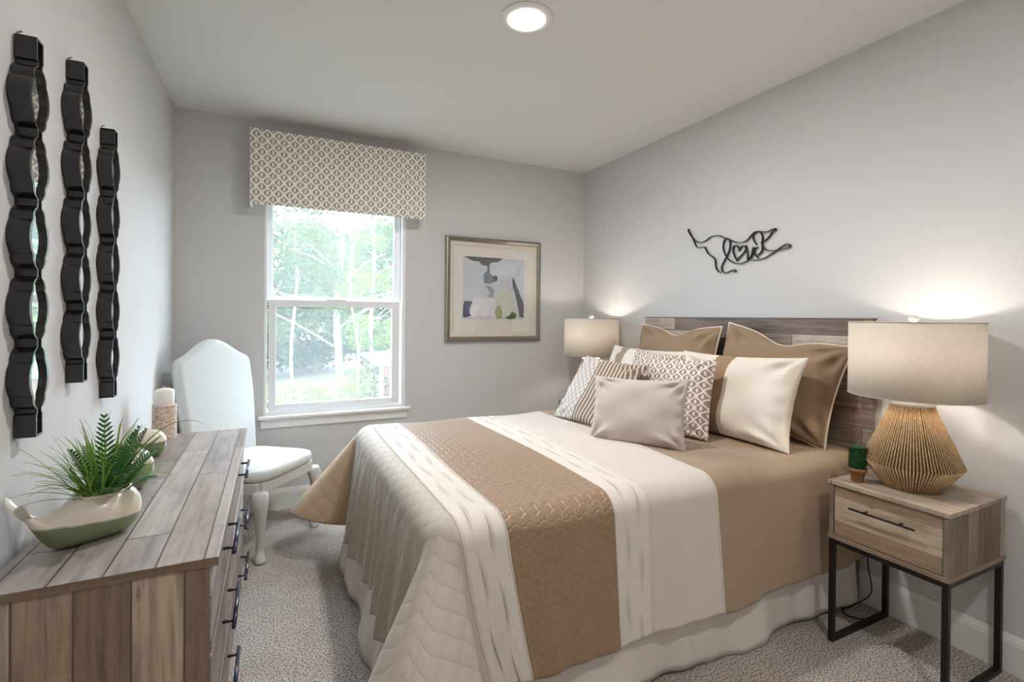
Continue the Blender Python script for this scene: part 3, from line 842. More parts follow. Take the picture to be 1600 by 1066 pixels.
def quilt_scallop(name, col):
    t = fabric(name, col)
    bt = t.node('ShaderNodeTexBrick'); bt.offset = 0.5
    bt.inputs['Scale'].default_value = 1; bt.inputs['Brick Width'].default_value = 0.055; bt.inputs['Row Height'].default_value = 0.034
    bt.inputs['Mortar Size'].default_value = 0.006; bt.inputs['Mortar Smooth'].default_value = 1.0
    uv = uvx(t)
    wob = t.math('MULTIPLY', t.math('SINE', t.math('MULTIPLY', uv[0], 2 * PI / 0.055)), 0.007)
    t.link(t.comb(uv[0], t.math('ADD', uv[1], wob)), bt.inputs['Vector'])
    n = t.noise(t.coord('UV'), 14, 4, 0.6)
    f = bt.outputs['Fac']
    t.color(t.mix(t.math('MULTIPLY', f, 0.35), col, tuple(min(1, v * 1.35) for v in col[:3]) + (1,)))
    t.bump(t.math('ADD', t.math('MULTIPLY', f, -1.0), t.math('MULTIPLY', n, 0.7)), 0.32, 0.007)
    t.rough(0.46); t.b.inputs['Specular IOR Level'].default_value = 0.75; t.b.inputs['Sheen Weight'].default_value = 0.4; t.b.inputs['Sheen Roughness'].default_value = 0.35
    return t.m
def pleat_band(name, col, c0, c1):
    t = fabric(name, col); uv = uvx(t)
    h = None
    for k, u0 in enumerate((c0 + (c1 - c0) * 0.32, c0 + (c1 - c0) * 0.68)):
        ph = 1.3 * k
        amp = t.math('POWER', t.math('ABSOLUTE', t.math('SINE', t.math('MULTIPLY_ADD', uv[1], 2 * PI / 0.46, ph))), 2.0)
        off = t.math('SUBTRACT', uv[0], u0)
        off = t.math('ADD', off, t.math('MULTIPLY', t.math('SINE', t.math('MULTIPLY_ADD', uv[1], 2 * PI / 0.33, ph)), 0.006))
        g = t.math('EXPONENT', t.math('MULTIPLY', t.math('MULTIPLY', off, off), -1.0 / (0.006 ** 2)))
        g = t.math('MULTIPLY', g, amp)
        h = g if h is None else t.math('ADD', h, g)
    n = t.noise(t.coord('UV'), 16, 4, 0.6)
    t.color(col); t.bump(t.math('ADD', h, t.math('MULTIPLY', n, 0.5)), 0.8, 0.012)
    return t.m
def tufted(name, col, nb=0.8):
    t = fabric(name, col); uv = uvx(t)
    n = t.noise(t.mapping(t.coord('UV'), (9, 2.5, 1)), 1.0, 3, 0.5)
    n2 = t.noise(t.coord('UV'), 700, 2)
    t.color(t.mix(t.noise(t.coord('UV'), 3, 2), c_mul(col, 0.97), col))
    t.bump(t.math('ADD', n, t.math('MULTIPLY', n2, 0.02)), 0.5, 0.02 * nb)
    return t.m
c_sage = srgb(183, 173, 158); c_cream = srgb(212, 204, 194); c_brown = srgb(142, 114, 84); c_plain = srgb(205, 195, 186); c_taupe = srgb(156, 134, 110)
B = [0.515, 0.665, 1.095, 1.255, 1.600]
panels = [
    ('quilted_foot_panel', xin - S_FOOT, B[0], quilt_diamond('beige_diamond_quilting', c_sage)),
    ('tan_quilted_corner', xin - S_FOOT, xin, quilt_diamond('tan_quilting', srgb(186, 162, 132), 0.11)),
    ('pleated_band', B[0], B[1], pleat_band('cream_pleated_cloth_foot', c_cream, B[0], B[1])),
    ('quilted_band', B[1], B[2], quilt_scallop('brown_honeycomb_quilting', c_brown)),
    ('pleated_band', B[2], B[3], pleat_band('cream_pleated_cloth', c_cream, B[2], B[3])),
    ('centre_panel', B[3], B[4], tufted('cream_centre_cloth', c_plain)),
    ('head_panel', B[4], CH, tufted('taupe_head_cloth', c_taupe)),
]
comf = thing('comforter', 'brown, cream and beige banded comforter draped over the bed', 'comforter')
q0, q1 = y0in - S_SIDE, y1in + S_SIDE
for (nm, pa, pb, mt) in panels:
    qa, qb = q0, q1
    if nm == 'tan_quilted_corner': qa = y1in + 0.02
    segs = [(pa, pb, qa, qb)]
    if nm == 'quilted_foot_panel': segs = [(pa, pb, q0, y1in + 0.02), (xin, pb, y1in + 0.02, q1)]
    mb = MB()
    for (pa, pb, qa, qb) in segs:
        npp = max(5, int((pb - pa) / 0.011)); nq = int((qb - qa) / 0.010); vs = []; fs = []
        base = len(mb.v)
        for i in range(npp + 1):
            p = pa + (pb - pa) * i / npp
            for j in range(nq + 1):
                q = qa + (qb - qa) * j / nq
                vs.append(Vector(cloth(p, q))); mb.uv[base + len(vs) - 1] = (p, q)
        k = nq + 1
        for i in range(npp):
            for j in range(nq): fs.append((i * k + j, (i + 1) * k + j, (i + 1) * k + j + 1, i * k + j + 1))
        mb.add(vs, fs)
    o = mb.obj(nm, mt, comf, smooth=True)
    sm = o.modifiers.new('thickness', 'SOLIDIFY'); sm.thickness = 0.012; sm.offset = -1.0
for k, (pp, off) in enumerate(((B[0], 0), (B[1], 0), (B[2], 0), (B[3], 0), (B[4], 0))):
    P = [cloth(pp, q0 + (q1 - q0) * j / 170) for j in range(171)]
    MB().tube(P, 0.0028, 6).obj('seam_piping', plain('cream_piping', c_cream, 0.9), comf, smooth=True)

# ------------------------------------------------------------------ pillows
def pillow_verts(w, h, T, n=44, pinch=0.07, seed=1, wr=1.0, sag=0.0, crush=0.0):
    rnd = random.Random(seed)
    ph = [rnd.uniform(0, 6.28) for _ in range(12)]
    top, bot = {}, {}
    vs = []
    def pt(u, v, side):
        x = w / 2 * u * (1 - pinch * (1 - v * v) * abs(u) ** 2)
        y = h / 2 * v * (1 - pinch * (1 - u * u) * abs(v) ** 2)
        e = max(0.0, (1 - u ** 2)) * max(0.0, (1 - v ** 2))
        t = T / 2 * (e ** 0.42)
        # wrinkles that run out from the corners and edges
        d = math.hypot(abs(u) - 1, abs(v) - 1)
        ang = math.atan2(1 - abs(v), 1 - abs(u) + 1e-6)
        q = int(u > 0) + 2 * int(v > 0)
        wk = math.sin(ang * 9 + ph[q]) * math.exp(-((d - 0.32) / 0.25) ** 2) * 0.010
        wk += 0.004 * math.sin(u * 5 + ph[4]) * math.sin(v * 6 + ph[5])
        edge = math.sin(v * 17 + ph[6] + side) * math.exp(-((1 - abs(u)) / 0.16) ** 2) * 0.004 + math.sin(u * 15 + ph[7]) * math.exp(-((1 - abs(v)) / 0.16) ** 2) * 0.004
        t += (wk * wr + edge * wr) * min(1, e * 6)
        t = max(t, 0.0005)
        z = side * t
        z += sag * (u * u) * 1.0
        y -= crush * math.exp(-(u / 0.35) ** 2) * max(0, v) ** 2
        return (x, y, z)
    idx = {}
    for i in range(n + 1):
        for j in range(n + 1):
            # denser near the rim
            u = math.sin((i / n - 0.5) * PI); v = math.sin((j / n - 0.5) * PI)
            b = i in (0, n) or j in (0, n)
            p = pt(u, v, 1)
            if b: p = (p[0], p[1], sag * u * u)
            vs.append(p); idx[(i, j, 1)] = len(vs) - 1
            if b: idx[(i, j, -1)] = len(vs) - 1
            else: vs.append(pt(u, v, -1)); idx[(i, j, -1)] = len(vs) - 1
    fs = []
    for i in range(n):
        for j in range(n):
            fs.append((idx[(i, j, 1)], idx[(i + 1, j, 1)], idx[(i + 1, j + 1, 1)], idx[(i, j + 1, 1)]))
            fs.append((idx[(i, j, -1)], idx[(i, j + 1, -1)], idx[(i + 1, j + 1, -1)], idx[(i + 1, j, -1)]))
    rim = [idx[(i, 0, 1)] for i in range(n)] + [idx[(n, j, 1)] for j in range(n)] + [idx[(n - i, n, 1)] for i in range(n)] + [idx[(0, n - j, 1)] for j in range(n)]
    return vs, fs, [vs[k] for k in rim]

def pillow(name, label, w, h, T, mat, bottom, yaw, lean, roll_=0.0, rim=None, rim_r=0.004, cat='pillow', group='bed pillows', **kw):
    """bottom = world point under the middle of the lower edge; front faces -X, turned by yaw, leaning back"""
    root = thing(name, label, cat, bottom, 0, group)
    n = Vector((-1, 0, 0)); rt = Vector((0, -1, 0)); up = Vector((0, 0, 1))
    M = Matrix((rt, up, n)).transposed()          # local x,y,z -> right, up, normal
    Rl = Matrix.Rotation(lean, 3, rt) if True else None
    Ry = Matrix.Rotation(yaw, 3, 'Z')
    Rr = Matrix.Rotation(roll_, 3, n)
    M3 = Ry @ Matrix.Rotation(-lean, 3, rt) @ Rr @ M
    root.rotation_euler = M3.to_euler()
    vs, fs, rm = pillow_verts(w, h, T, **kw)
    off = h / 2
    vs = [(x, y + off, z) for x, y, z in vs]; rm = [(x, y + off, z) for x, y, z in rm]
    b = MB().add(vs, fs).obj('pillow_cover', mat, root, smooth=True)
    if rim is not None:
        MB().tube(rm, rim_r, 8, closed=True).obj('piping', rim, root, smooth=True)
    return root

def cloth_mat(name, col, fine=900, bump=0.25, streak=0.0, sheen=0.15):
    t = NT(name); co = t.coord(); n = t.noise(co, fine, 2); m = t.noise(co, 9, 3)
    sx = t.noise(t.mapping(co, (30, 600, 30)), 1.0, 2); sy = t.noise(t.mapping(co, (600, 30, 30)), 1.0, 2)
    w = t.math('ADD', sx, sy)
    c = t.mix(t.math('MULTIPLY', w, 0.5), c_mul(col, 1 - streak), tuple(min(1, v * (1 + streak)) for v in col[:3]) + (1,))
    t.color(t.mix(t.math('MULTIPLY', m, 0.10), c, c_mul(col, 0.8))); t.rough(0.9)
    t.b.inputs['Sheen Weight'].default_value = sheen; t.b.inputs['Specular IOR Level'].default_value = 0.2
    t.bump(t.math('ADD', n, t.math('MULTIPLY', m, 2.0)), bump, 0.003)
    return t.m
def banded_mat(name, base, band, x0, x1, edge):
    t = NT(name); co = t.coord(); xyz = t.sep(co)
    ins = t.math('MULTIPLY', t.math('GREATER_THAN', xyz[0], x0), t.math('LESS_THAN', xyz[0], x1))
    e0 = t.math('LESS_THAN', t.math('ABSOLUTE', t.math('SUBTRACT', xyz[0], x0)), 0.0045)
    t.color(t.mix(e0, t.mix(ins, base, band), edge)); t.rough(0.88)
    t.b.inputs['Sheen Weight'].default_value = 0.15
    t.bump(t.math('ADD', t.noise(co, 14, 3), t.math('MULTIPLY', ins, 0.2)), 0.3, 0.008)
    return t.m
def rope_mat(name):
    t = NT(name); co = t.coord(); xyz = t.sep(co)
    u = t.math('DIVIDE', xyz[0], 0.25); v = t.math('DIVIDE', t.math('SUBTRACT', xyz[1], 0.24), 0.24)
    # curved ribs over the right part, diamond ribs over the left
    r_ = t.math('ADD', u, t.math('MULTIPLY', t.math('MULTIPLY', v, v), 0.22))
    s1 = t.math('SINE', t.math('MULTIPLY', r_, 58.0))
    a = t.math('ABSOLUTE', t.math('SINE', t.math('MULTIPLY', t.math('ADD', u, v), 17.0)))
    b = t.math('ABSOLUTE', t.math('SINE', t.math('MULTIPLY', t.math('SUBTRACT', u, v), 17.0)))
    s2 = t.math('MINIMUM', a, b)
    rib = t.ramp(s1, [(0.30, (0, 0, 0)), (0.62, (1, 1, 1))])
    dia = t.ramp(s2, [(0.08, (0, 0, 0)), (0.28, (1, 1, 1))])
    right = t.math('GREATER_THAN', r_, -0.15)
    col_r = t.mix(rib, srgb(124, 106, 90), srgb(204, 194, 180)); col_l = t.mix(dia, srgb(132, 122, 114), srgb(200, 194, 188))
    t.color(t.mix(right, col_l, col_r)); t.rough(0.9)
    h = t.mix(right, dia, rib)
    t.bump(h, 0.7, 0.006)
    return t.m
m_euro = cloth_mat('taupe_sateen', srgb(148, 124, 100), 900, 0.25, 0.02)
m_flange = cloth_mat('cream_flange', srgb(216, 204, 186), 900, 0.2, 0.02)
m_linen = cloth_mat('grey_linen', srgb(194, 183, 174), 1200, 0.5, 0.10)
m_shamR = banded_mat('cream_sham_brown_band', srgb(222, 213, 200), srgb(150, 122, 90), -0.105, 0.010, srgb(226, 216, 200))
m_shamL = banded_mat('cream_sham_taupe_band', srgb(222, 213, 200), srgb(150, 138, 112), -0.235, -0.14, srgb(226, 216, 200))
m_trel = trellis_mat('trellis_pillow_fabric', 0.060, 0.062, srgb(226, 218, 208), srgb(150, 134, 120), axes=('X', 'Y'), line=0.10)
PZ = 0.757
pillow('euro_sham', 'large taupe square sham, left of the two against the headboard', 0.76, 0.60, 0.17, m_euro, (2.40, 2.55, PZ - 0.01), R(-2), R(11), rim=m_flange, rim_r=0.006, seed=11, crush=0.05, wr=1.8)
pillow('euro_sham', 'large taupe square sham with cream piping, right one behind the banded cream sham', 0.71, 0.52, 0.16, m_euro, (2.41, 1.835, PZ + 0.045), R(4), R(11), R(-9), rim=m_flange, rim_r=0.006, seed=5, crush=0.05, wr=2.0)
pillow('bed_sham', 'cream pillow sham with a brown vertical band, right side of the bed', 0.76, 0.475, 0.18, m_shamR, (2.155, 1.875, PZ - 0.01), R(3), R(20), R(1), seed=21, pinch=0.09, wr=1.7)
pillow('bed_sham', 'cream sham with a taupe band, mostly hidden behind the ribbed pillow', 0.76, 0.46, 0.17, m_shamL, (2.175, 2.65, PZ - 0.01), R(-2), R(20), 0, seed=22, pinch=0.08, wr=1.5)
pillow('trellis_pillow', 'trellis-print square pillow right behind the linen lumbar pillow', 0.47, 0.43, 0.13, m_trel, (1.93, 2.03, PZ - 0.005), R(14), R(18), R(3), seed=31, pinch=0.07)
pillow('trellis_pillow', 'trellis-print pillow farther back, only its top corner showing', 0.46, 0.45, 0.12, m_trel, (2.03, 2.37, PZ - 0.005), R(-3), R(18), R(-2), seed=32, pinch=0.07)
pillow('ribbed_pillow', 'grey pillow with cord ribs and diamond stitching, leftmost on the bed', 0.52, 0.45, 0.14, rope_mat('ribbed_cord_fabric'), (1.63, 2.41, PZ - 0.005), R(8), R(34), R(-3), seed=41, pinch=0.07)
pillow('lumbar_pillow', 'small oblong grey linen pillow in front of all the others', 0.485, 0.345, 0.15, m_linen, (1.61, 1.91, PZ - 0.005), R(34), R(18), R(1), seed=51, pinch=0.08, wr=1.5)

# ------------------------------------------------------------------ chair
m_uph = plain('pale_upholstery', srgb(200, 203, 201), 0.85, noise=0.02, nscale=12, bump=0.25, bscale=500)
m_cw = plain('white_washed_wood', srgb(196, 196, 192), 0.5, noise=0.05, nscale=20)
ch = thing('dining_chair', 'white camelback upholstered chair with curved legs in the corner', 'chair', (-0.060, 3.055, 0), R(-38))
# local frame: +X = facing direction, +Y = towards the chair's left; front-right leg near origin
SW, SD = 0.52, 0.51
def cabriole(x, y, sx, sy, h=0.40):
    P = []; Rr = []
    for (t, o, r_) in ((0, 0.0, 0.030), (0.06, 0.004, 0.034), (0.14, 0.014, 0.034), (0.28, 0.018, 0.028), (0.5, 0.008, 0.021), (0.72, -0.006, 0.0165), (0.86, -0.004, 0.016), (0.93, 0.006, 0.021), (0.98, 0.010, 0.025), (1.0, 0.010, 0.022)):
        P.append((x + sx * o, y + sy * o, h * (1 - t))); Rr.append(r_ * 1.28)
    return MB().tube(P, Rr, 14).obj('leg', m_cw, ch, smooth=True, sub=1)
cabriole(-0.01, 0.02, 1, -1); cabriole(-0.01, SW - 0.02, 1, 1)
for y in (0.05, SW - 0.05):
    MB().tube([(-SD + 0.04, y, 0.40), (-SD + 0.02, y, 0.2), (-SD - 0.02, y, 0.0)], [0.022, 0.019, 0.016], 10).obj('leg', m_cw, ch, smooth=True)
ap = MB()
ap.box(-0.035, 0.0, 0.03, SW - 0.03, 0.375, 0.44); ap.box(-SD + 0.02, -0.02, 0.0, 0.03, 0.375, 0.44); ap.box(-SD + 0.02, -0.02, SW - 0.03, SW, 0.375, 0.44)
ap.box(-SD + 0.02, -SD + 0.05, 0.03, SW - 0.03, 0.375, 0.44)
ap.obj('apron', m_cw, ch, bevel=0.006)
# seat cushion: rounded slab
def rounded_slab(outline, z0, z1, r_, name, mat, parent, crown=0.02):
    cx = sum(p[0] for p in outline) / len(outline); cy = sum(p[1] for p in outline) / len(outline)
    n = len(outline); vs = []; fs = []
    rings = [(-r_, z0), (-r_ * 0.3, z0 + r_ * 0.3), (0, z0 + r_), (0, z1 - r_), (-r_ * 0.3, z1 - r_ * 0.3), (-r_, z1)]
    rings += [(-r_ - 0.05, z1 + crown * 0.55), (-r_ - 0.11, z1 + crown * 0.9), (-r_ - 0.16, z1 + crown)]
    for (ins, z) in rings:
        for (x, y) in outline:
            d = math.hypot(x - cx, y - cy); k = max(0.02, (d + ins) / d)
            vs.append((cx + (x - cx) * k, cy + (y - cy) * k, z))
    for j in range(len(rings) - 1):
        for i in range(n): fs.append((j * n + i, j * n + (i + 1) % n, (j + 1) * n + (i + 1) % n, (j + 1) * n + i))
    fs.append(tuple(reversed(range(n)))); fs.append(tuple(range((len(rings) - 1) * n, len(rings) * n)))
    return fix_normals(MB().add(vs, fs).obj(name, mat, parent, smooth=True))
ol = []
def super_outline(x0, x1, y0, y1, e=5.0, n=64):
    cx, cy, a, b = (x0 + x1) / 2, (y0 + y1) / 2, (x1 - x0) / 2, (y1 - y0) / 2
    for i in range(n):
        t = 2 * PI * i / n; c, s_ = math.cos(t), math.sin(t)
        yield (cx + a * math.copysign(abs(c) ** (2 / e), c), cy + b * math.copysign(abs(s_) ** (2 / e), s_))
rounded_slab(list(super_outline(-SD + 0.02, 0.018, -0.012, SW + 0.012)), 0.44, 0.505, 0.022, 'seat', m_uph, ch)
# camel back
def camel():
    W, H0, H1 = SW + 0.06, 0.42, 1.245
    vs = []; fs = []; n = 60; m = 40
    prof = []
    for i in range(n + 1):
        u = -1 + 2 * i / n
        # top edge height: shoulders with a raised centre
        top = 1.125 + 0.115 * max(0, math.cos(u * PI / 2 * 1.12)) ** 1.3 if abs(u) < 0.9 else 0
        prof.append(u)
    def topz(u):
        a = abs(u)
        z = 1.125 + 0.105 * (0.5 + 0.5 * math.cos(min(1, a / 0.88) * PI)) ** 0.7
        if a > 0.88: z = 1.125 - 0.07 * ((a - 0.88) / 0.12) ** 2.0
        return z
    T = 0.035
    for side in (1, -1):
        for i in range(n + 1):
            u = -1 + 2 * i / n
            zt = topz(u)
            for j in range(m + 1):
                v = j / m; z = H0 + (zt - H0) * v
                hw = W / 2 * (0.86 + 0.14 * min(1, (z - H0) / 0.45))
                edge = min(1 - abs(u), (1 - v) * 1.6)
                k = math.sqrt(max(0, 1 - (1 - min(1, edge / 0.10)) ** 2))
                lean = -0.11 * ((z - H0) / 0.8) ** 1.15
                x = -SD + 0.05 + lean + side * T * k + (0.012 if side > 0 else 0) * math.cos(u * PI / 2)
                vs.append((x, SW / 2 + u * hw, z))
    k = m + 1; K = (n + 1) * k
    for s0 in (0, K):
        for i in range(n):
            for j in range(m): fs.append((s0 + i * k + j, s0 + i * k + j + 1, s0 + (i + 1) * k + j + 1, s0 + (i + 1) * k + j))
    # close the rims
    for i in range(n):
        fs.append((i * k + m, K + i * k + m, K + (i + 1) * k + m, (i + 1) * k + m)); fs.append((i * k, K + i * k, K + (i + 1) * k, (i + 1) * k))
    for j in range(m):
        fs.append((j, j + 1, K + j + 1, K + j)); fs.append((n * k + j, n * k + j + 1, K + n * k + j + 1, K + n * k + j))
    o = fix_normals(MB().add(vs, fs).obj('backrest', m_uph, ch, smooth=True))
camel()

# ------------------------------------------------------------------ things on the dresser
def glaze(name, split, tilt=(0, 0), gloss=0.22, cream=srgb(214, 204, 186), green=srgb(120, 130, 92), deep=srgb(96, 104, 70)):
    t = NT(name); xyz = t.sep(t.coord())
    z = t.math('ADD', xyz[2], t.math('ADD', t.math('MULTIPLY', xyz[0], tilt[0]), t.math('MULTIPLY', xyz[1], tilt[1])))
    z = t.math('ADD', z, t.math('MULTIPLY', t.math('SUBTRACT', t.noise(t.coord(), 14, 4), 0.5), 0.012))
    m = t.math('MULTIPLY_ADD', t.math('SUBTRACT', z, split), 160.0, 0.5, clamp=True)
    g = t.mix(t.noise(t.coord(), 8, 3), deep, green)
    t.color(t.mix(m, g, cream)); t.rough(gloss); t.b.inputs['Coat Weight'].default_value = 0.35
    return t.m
wh = thing('whale_planter', 'cream and green ceramic whale-shaped planter full of grass and ferns on the dresser', 'planter', (-0.425, 1.645, 0.79), R(33))
wh.scale = (0.82, 0.92, 1.0)
# local: +X head, -X tail
m_whale = glaze('whale_glaze', 0.062, (0.06, 0), 0.3)
def whale():
    N, Mz = 48, 26
    vs = []; fs = []
    # outer body stations along x
    st = [(-0.165, 0.004, 0.008, 0.112), (-0.150, 0.016, 0.016, 0.092), (-0.132, 0.028, 0.026, 0.072), (-0.105, 0.044, 0.040, 0.052), (-0.07, 0.060, 0.052, 0.053), (-0.03, 0.070, 0.062, 0.063), (0.02, 0.075, 0.068, 0.069), (0.06, 0.072, 0.067, 0.068), (0.095, 0.060, 0.058, 0.066), (0.118, 0.040, 0.042, 0.066), (0.131, 0.018, 0.020, 0.068), (0.134, 0.003, 0.004, 0.070)]
    rows = []
    for (x, hw, hh, zc) in smooth_path(st, 4):
        hw = max(hw, 0.002); hh = max(hh, 0.002)
        row = []
        for i in range(N):
            a = 2 * PI * i / N
            y = hw * math.cos(a); z = zc + hh * math.sin(a)
            z = max(z, 0.0)
            row.append((x, y, z))
        rows.append(row)
    # cut the top open: drop vertices above an inclined oval rim, replace with lip
    for row in rows: vs += row
    k = N
    def inside(p):
        return ((p[0] - 0.030) / 0.070) ** 2 + (p[1] / 0.050) ** 2 < 1 and p[2] > 0.07
    for j in range(len(rows) - 1):
        for i in range(N):
            q = (j * k + i, j * k + (i + 1) % k, (j + 1) * k + (i + 1) % k, (j + 1) * k + i)
            c = [sum(vs[t_][d] for t_ in q) / 4 for d in range(3)]
            if inside(c): continue
            fs.append(q)
    fs.append(tuple(range(k))); fs.append(tuple(range((len(rows) - 1) * k, len(rows) * k)))
    o = fix_normals(MB().add(vs, fs).obj('body', m_whale, wh, smooth=True))
    s_ = o.modifiers.new('thickness', 'SOLIDIFY'); s_.thickness = 0.005; s_.offset = -1
    # raised rim
    rim = []
    for i in range(48):
        a = 2 * PI * i / 48; x = 0.030 + 0.072 * math.cos(a); y = 0.052 * math.sin(a)
        # find body top z at x,y
        best = 0.12
        for (sx, hw, hh, zc) in smooth_path(st, 8):
            if abs(sx - x) < 0.004 and abs(y) < hw:
                best = zc + hh * math.sqrt(max(0, 1 - (y / hw) ** 2)); break
        rim.append((x, y, best + 0.002))
    MB().tube(rim, 0.0045, 10, closed=True).obj('rim', m_whale, wh, smooth=True)
    # tail flukes: two rounded lobes
    fl = MB()
    for sgn in (-1, 1):
        P = [(-0.150, 0.0, 0.088), (-0.162, sgn * 0.012, 0.104), (-0.172, sgn * 0.028, 0.120), (-0.178, sgn * 0.046, 0.134), (-0.180, sgn * 0.062, 0.146)]
        Rr = [0.014, 0.019, 0.020, 0.013, 0.003]
        for a_, b_ in zip(P, Rr): pass
        n = 12; vs = []; fs = []
        for (p, r_) in zip(smooth_path([pp + (q,) for pp, q in zip(P, Rr)], 3), range(99)):
            for i in range(n):
                a = 2 * PI * i / n
                vs.append((p[0] + p[3] * 0.9 * math.cos(a), p[1] + 0.35 * p[3] * math.sin(a) * sgn, p[2] - p[3] * 0.5 * math.cos(a) + 0.3 * p[3] * math.sin(a)))
        rws = len(vs) // n
        for j in range(rws - 1):
            for i in range(n): fs.append((j * n + i, j * n + (i + 1) % n, (j + 1) * n + (i + 1) % n, (j + 1) * n + i))
        fs.append(tuple(range(n))); fs.append(tuple(range((rws - 1) * n, rws * n)))
        fl.add(vs, fs)
    fix_normals(fl.obj('tail_flukes', m_whale, wh, smooth=True))
whale()
MB().sphere((0.03, 0, 0.085), (0.064, 0.045, 0.02), 20, 10).obj('soil', plain('dark_moss_soil', srgb(34, 44, 22), 0.95, noise=0.4, nscale=90), wh, smooth=True)
def leaf_mat(name, c0, c1):
    t = NT(name); co = t.coord()
    t.color(t.mix(t.noise(co, 25, 3), c0, c1)); t.rough(0.42)
    t.b.inputs['Subsurface Weight'].default_value = 0.0
    return t.m
m_blade = leaf_mat('grass_green', srgb(64, 118, 34), srgb(164, 200, 88))
m_fern = leaf_mat('fern_green', srgb(26, 74, 34), srgb(66, 130, 54))
m_succ = leaf_mat('broad_leaf_green', srgb(48, 96, 34), srgb(110, 158, 66))
def blade(base, az, el, L, w, droop, mat, name='grass_blade'):
    """curved tapering strip, V-section"""
    n = 12; vs = []; fs = []
    p = Vector(base); d = Vector((math.cos(az) * math.cos(el), math.sin(az) * math.cos(el), math.sin(el)))
    side = d.cross(Vector((0, 0, 1))).normalized()
    for i in range(n + 1):
        t = i / n
        ww = w * (0.55 + 0.45 * math.sin(min(1, t * 2.2) * PI / 2)) * (1 - t ** 2.2) + 0.0004
        nrm = side.cross(d).normalized()
        vs += [p - side * ww + nrm * ww * 0.35, p, p + side * ww + nrm * ww * 0.35]
        p = p + d * (L / n)
        d = (d + Vector((0, 0, -droop / n * (0.4 + 1.6 * t)))).normalized()
        side = d.cross(Vector((0, 0, 1)))
        side = side.normalized() if side.length > 1e-4 else Vector((1, 0, 0))
    for i in range(n):
        a = i * 3; fs += [(a, a + 1, a + 4, a + 3), (a + 1, a + 2, a + 5, a + 4)]
    o = MB().add(vs, fs).obj(name, mat, wh, smooth=True)
    s_ = o.modifiers.new('thickness', 'SOLIDIFY'); s_.thickness = 0.0006
    return o
rg = random.Random(12)
# image-left is local -X (tail), image-right is +X; camera lies towards local (+X,-Y)
for i in range(92):
    az = rg.gauss(PI + 0.35, 0.85) if i < 52 else rg.uniform(-PI, PI)
    el = R(rg.uniform(38, 82)); L = rg.uniform(0.15, 0.25)
    blade((0.03 + rg.uniform(-0.045, 0.035), rg.uniform(-0.03, 0.03), 0.095), az, el, L, rg.uniform(0.0022, 0.0042), rg.uniform(0.25, 1.0), m_blade)
blade((0.05, -0.01, 0.10), R(-12), R(62), 0.36, 0.0065, 1.9, m_blade)
for (az, el, L, dr_) in ((175, 30, 0.20, 0.7), (188, 22, 0.19, 0.5), (160, 45, 0.21, 0.9), (200, 40, 0.20, 1.0)):
    blade((0.0, 0.0, 0.10), R(az), R(el), L, 0.003, dr_, m_blade)
def frond(base, az, el, L, droop, wid=0.036):
    mb = MB(); p = Vector(base); d = Vector((math.cos(az) * math.cos(el), math.sin(az) * math.cos(el), math.sin(el)))
    n = 17; P = [p.copy()]
    for i in range(n):
        t = i / n; p = p + d * (L / n); d = (d + Vector((0, 0, -droop / n * (0.3 + 1.5 * t)))).normalized(); P.append(p.copy())
        if i > 1:
            side = d.cross(Vector((0, 0, 1))).normalized(); up = side.cross(d).normalized()
            ll = wid * math.sin(PI * (0.12 + 0.86 * t)) ** 0.7
            for s_ in (-1, 1):
                dd = (side * s_ * 0.85 + d * 0.6 + up * 0.12).normalized()
                a = p; b = p + dd * ll; wv = d * 0.0038
                mb.add([a - wv, a + wv, a + dd * ll * 0.6 + wv * 1.1, b, a + dd * ll * 0.6 - wv * 1.1], [(0, 1, 2, 3, 4)])
    mb.tube(P, [0.0013 * (1 - 0.7 * i / n) for i in range(len(P))], 6)
    o = mb.obj('fern_frond', m_fern, wh)
    s_ = o.modifiers.new('thickness', 'SOLIDIFY'); s_.thickness = 0.0006
for (x, y, az, el, L, dr_) in ((0.035, -0.01, -120, 80, 0.235, 0.25), (0.045, -0.015, -60, 70, 0.215, 0.5), (0.06, 0.0, -20, 60, 0.190, 0.7), (0.065, 0.0, 10, 50, 0.165, 0.8),
                           (0.05, 0.015, 50, 62, 0.150, 0.6), (0.03, 0.02, 100, 66, 0.15, 0.5), (0.03, -0.02, -90, 60, 0.20, 0.6), (0.05, -0.02, -75, 50, 0.17, 0.7), (0.02, 0.0, -150, 62, 0.19, 0.5), (0.06, -0.01, 0, 68, 0.19, 0.5), (0.04, -0.02, -105, 40, 0.13, 0.7), (0.055, 0.0, 25, 66, 0.18, 0.5), (0.055, -0.02, -40, 40, 0.12, 0.8), (0.02, -0.02, -100, 55, 0.13, 0.6)):
    frond((x, y, 0.095), R(az), R(el), L, dr_)
for i in range(44):
    az = rg.uniform(-PI, PI); blade((0.025 + 0.03 * math.cos(az), 0.02 * math.sin(az) - 0.008, 0.096), az, R(rg.uniform(45, 80)), rg.uniform(0.06, 0.12), rg.uniform(0.008, 0.013), 0.5, m_succ, 'broad_leaf')

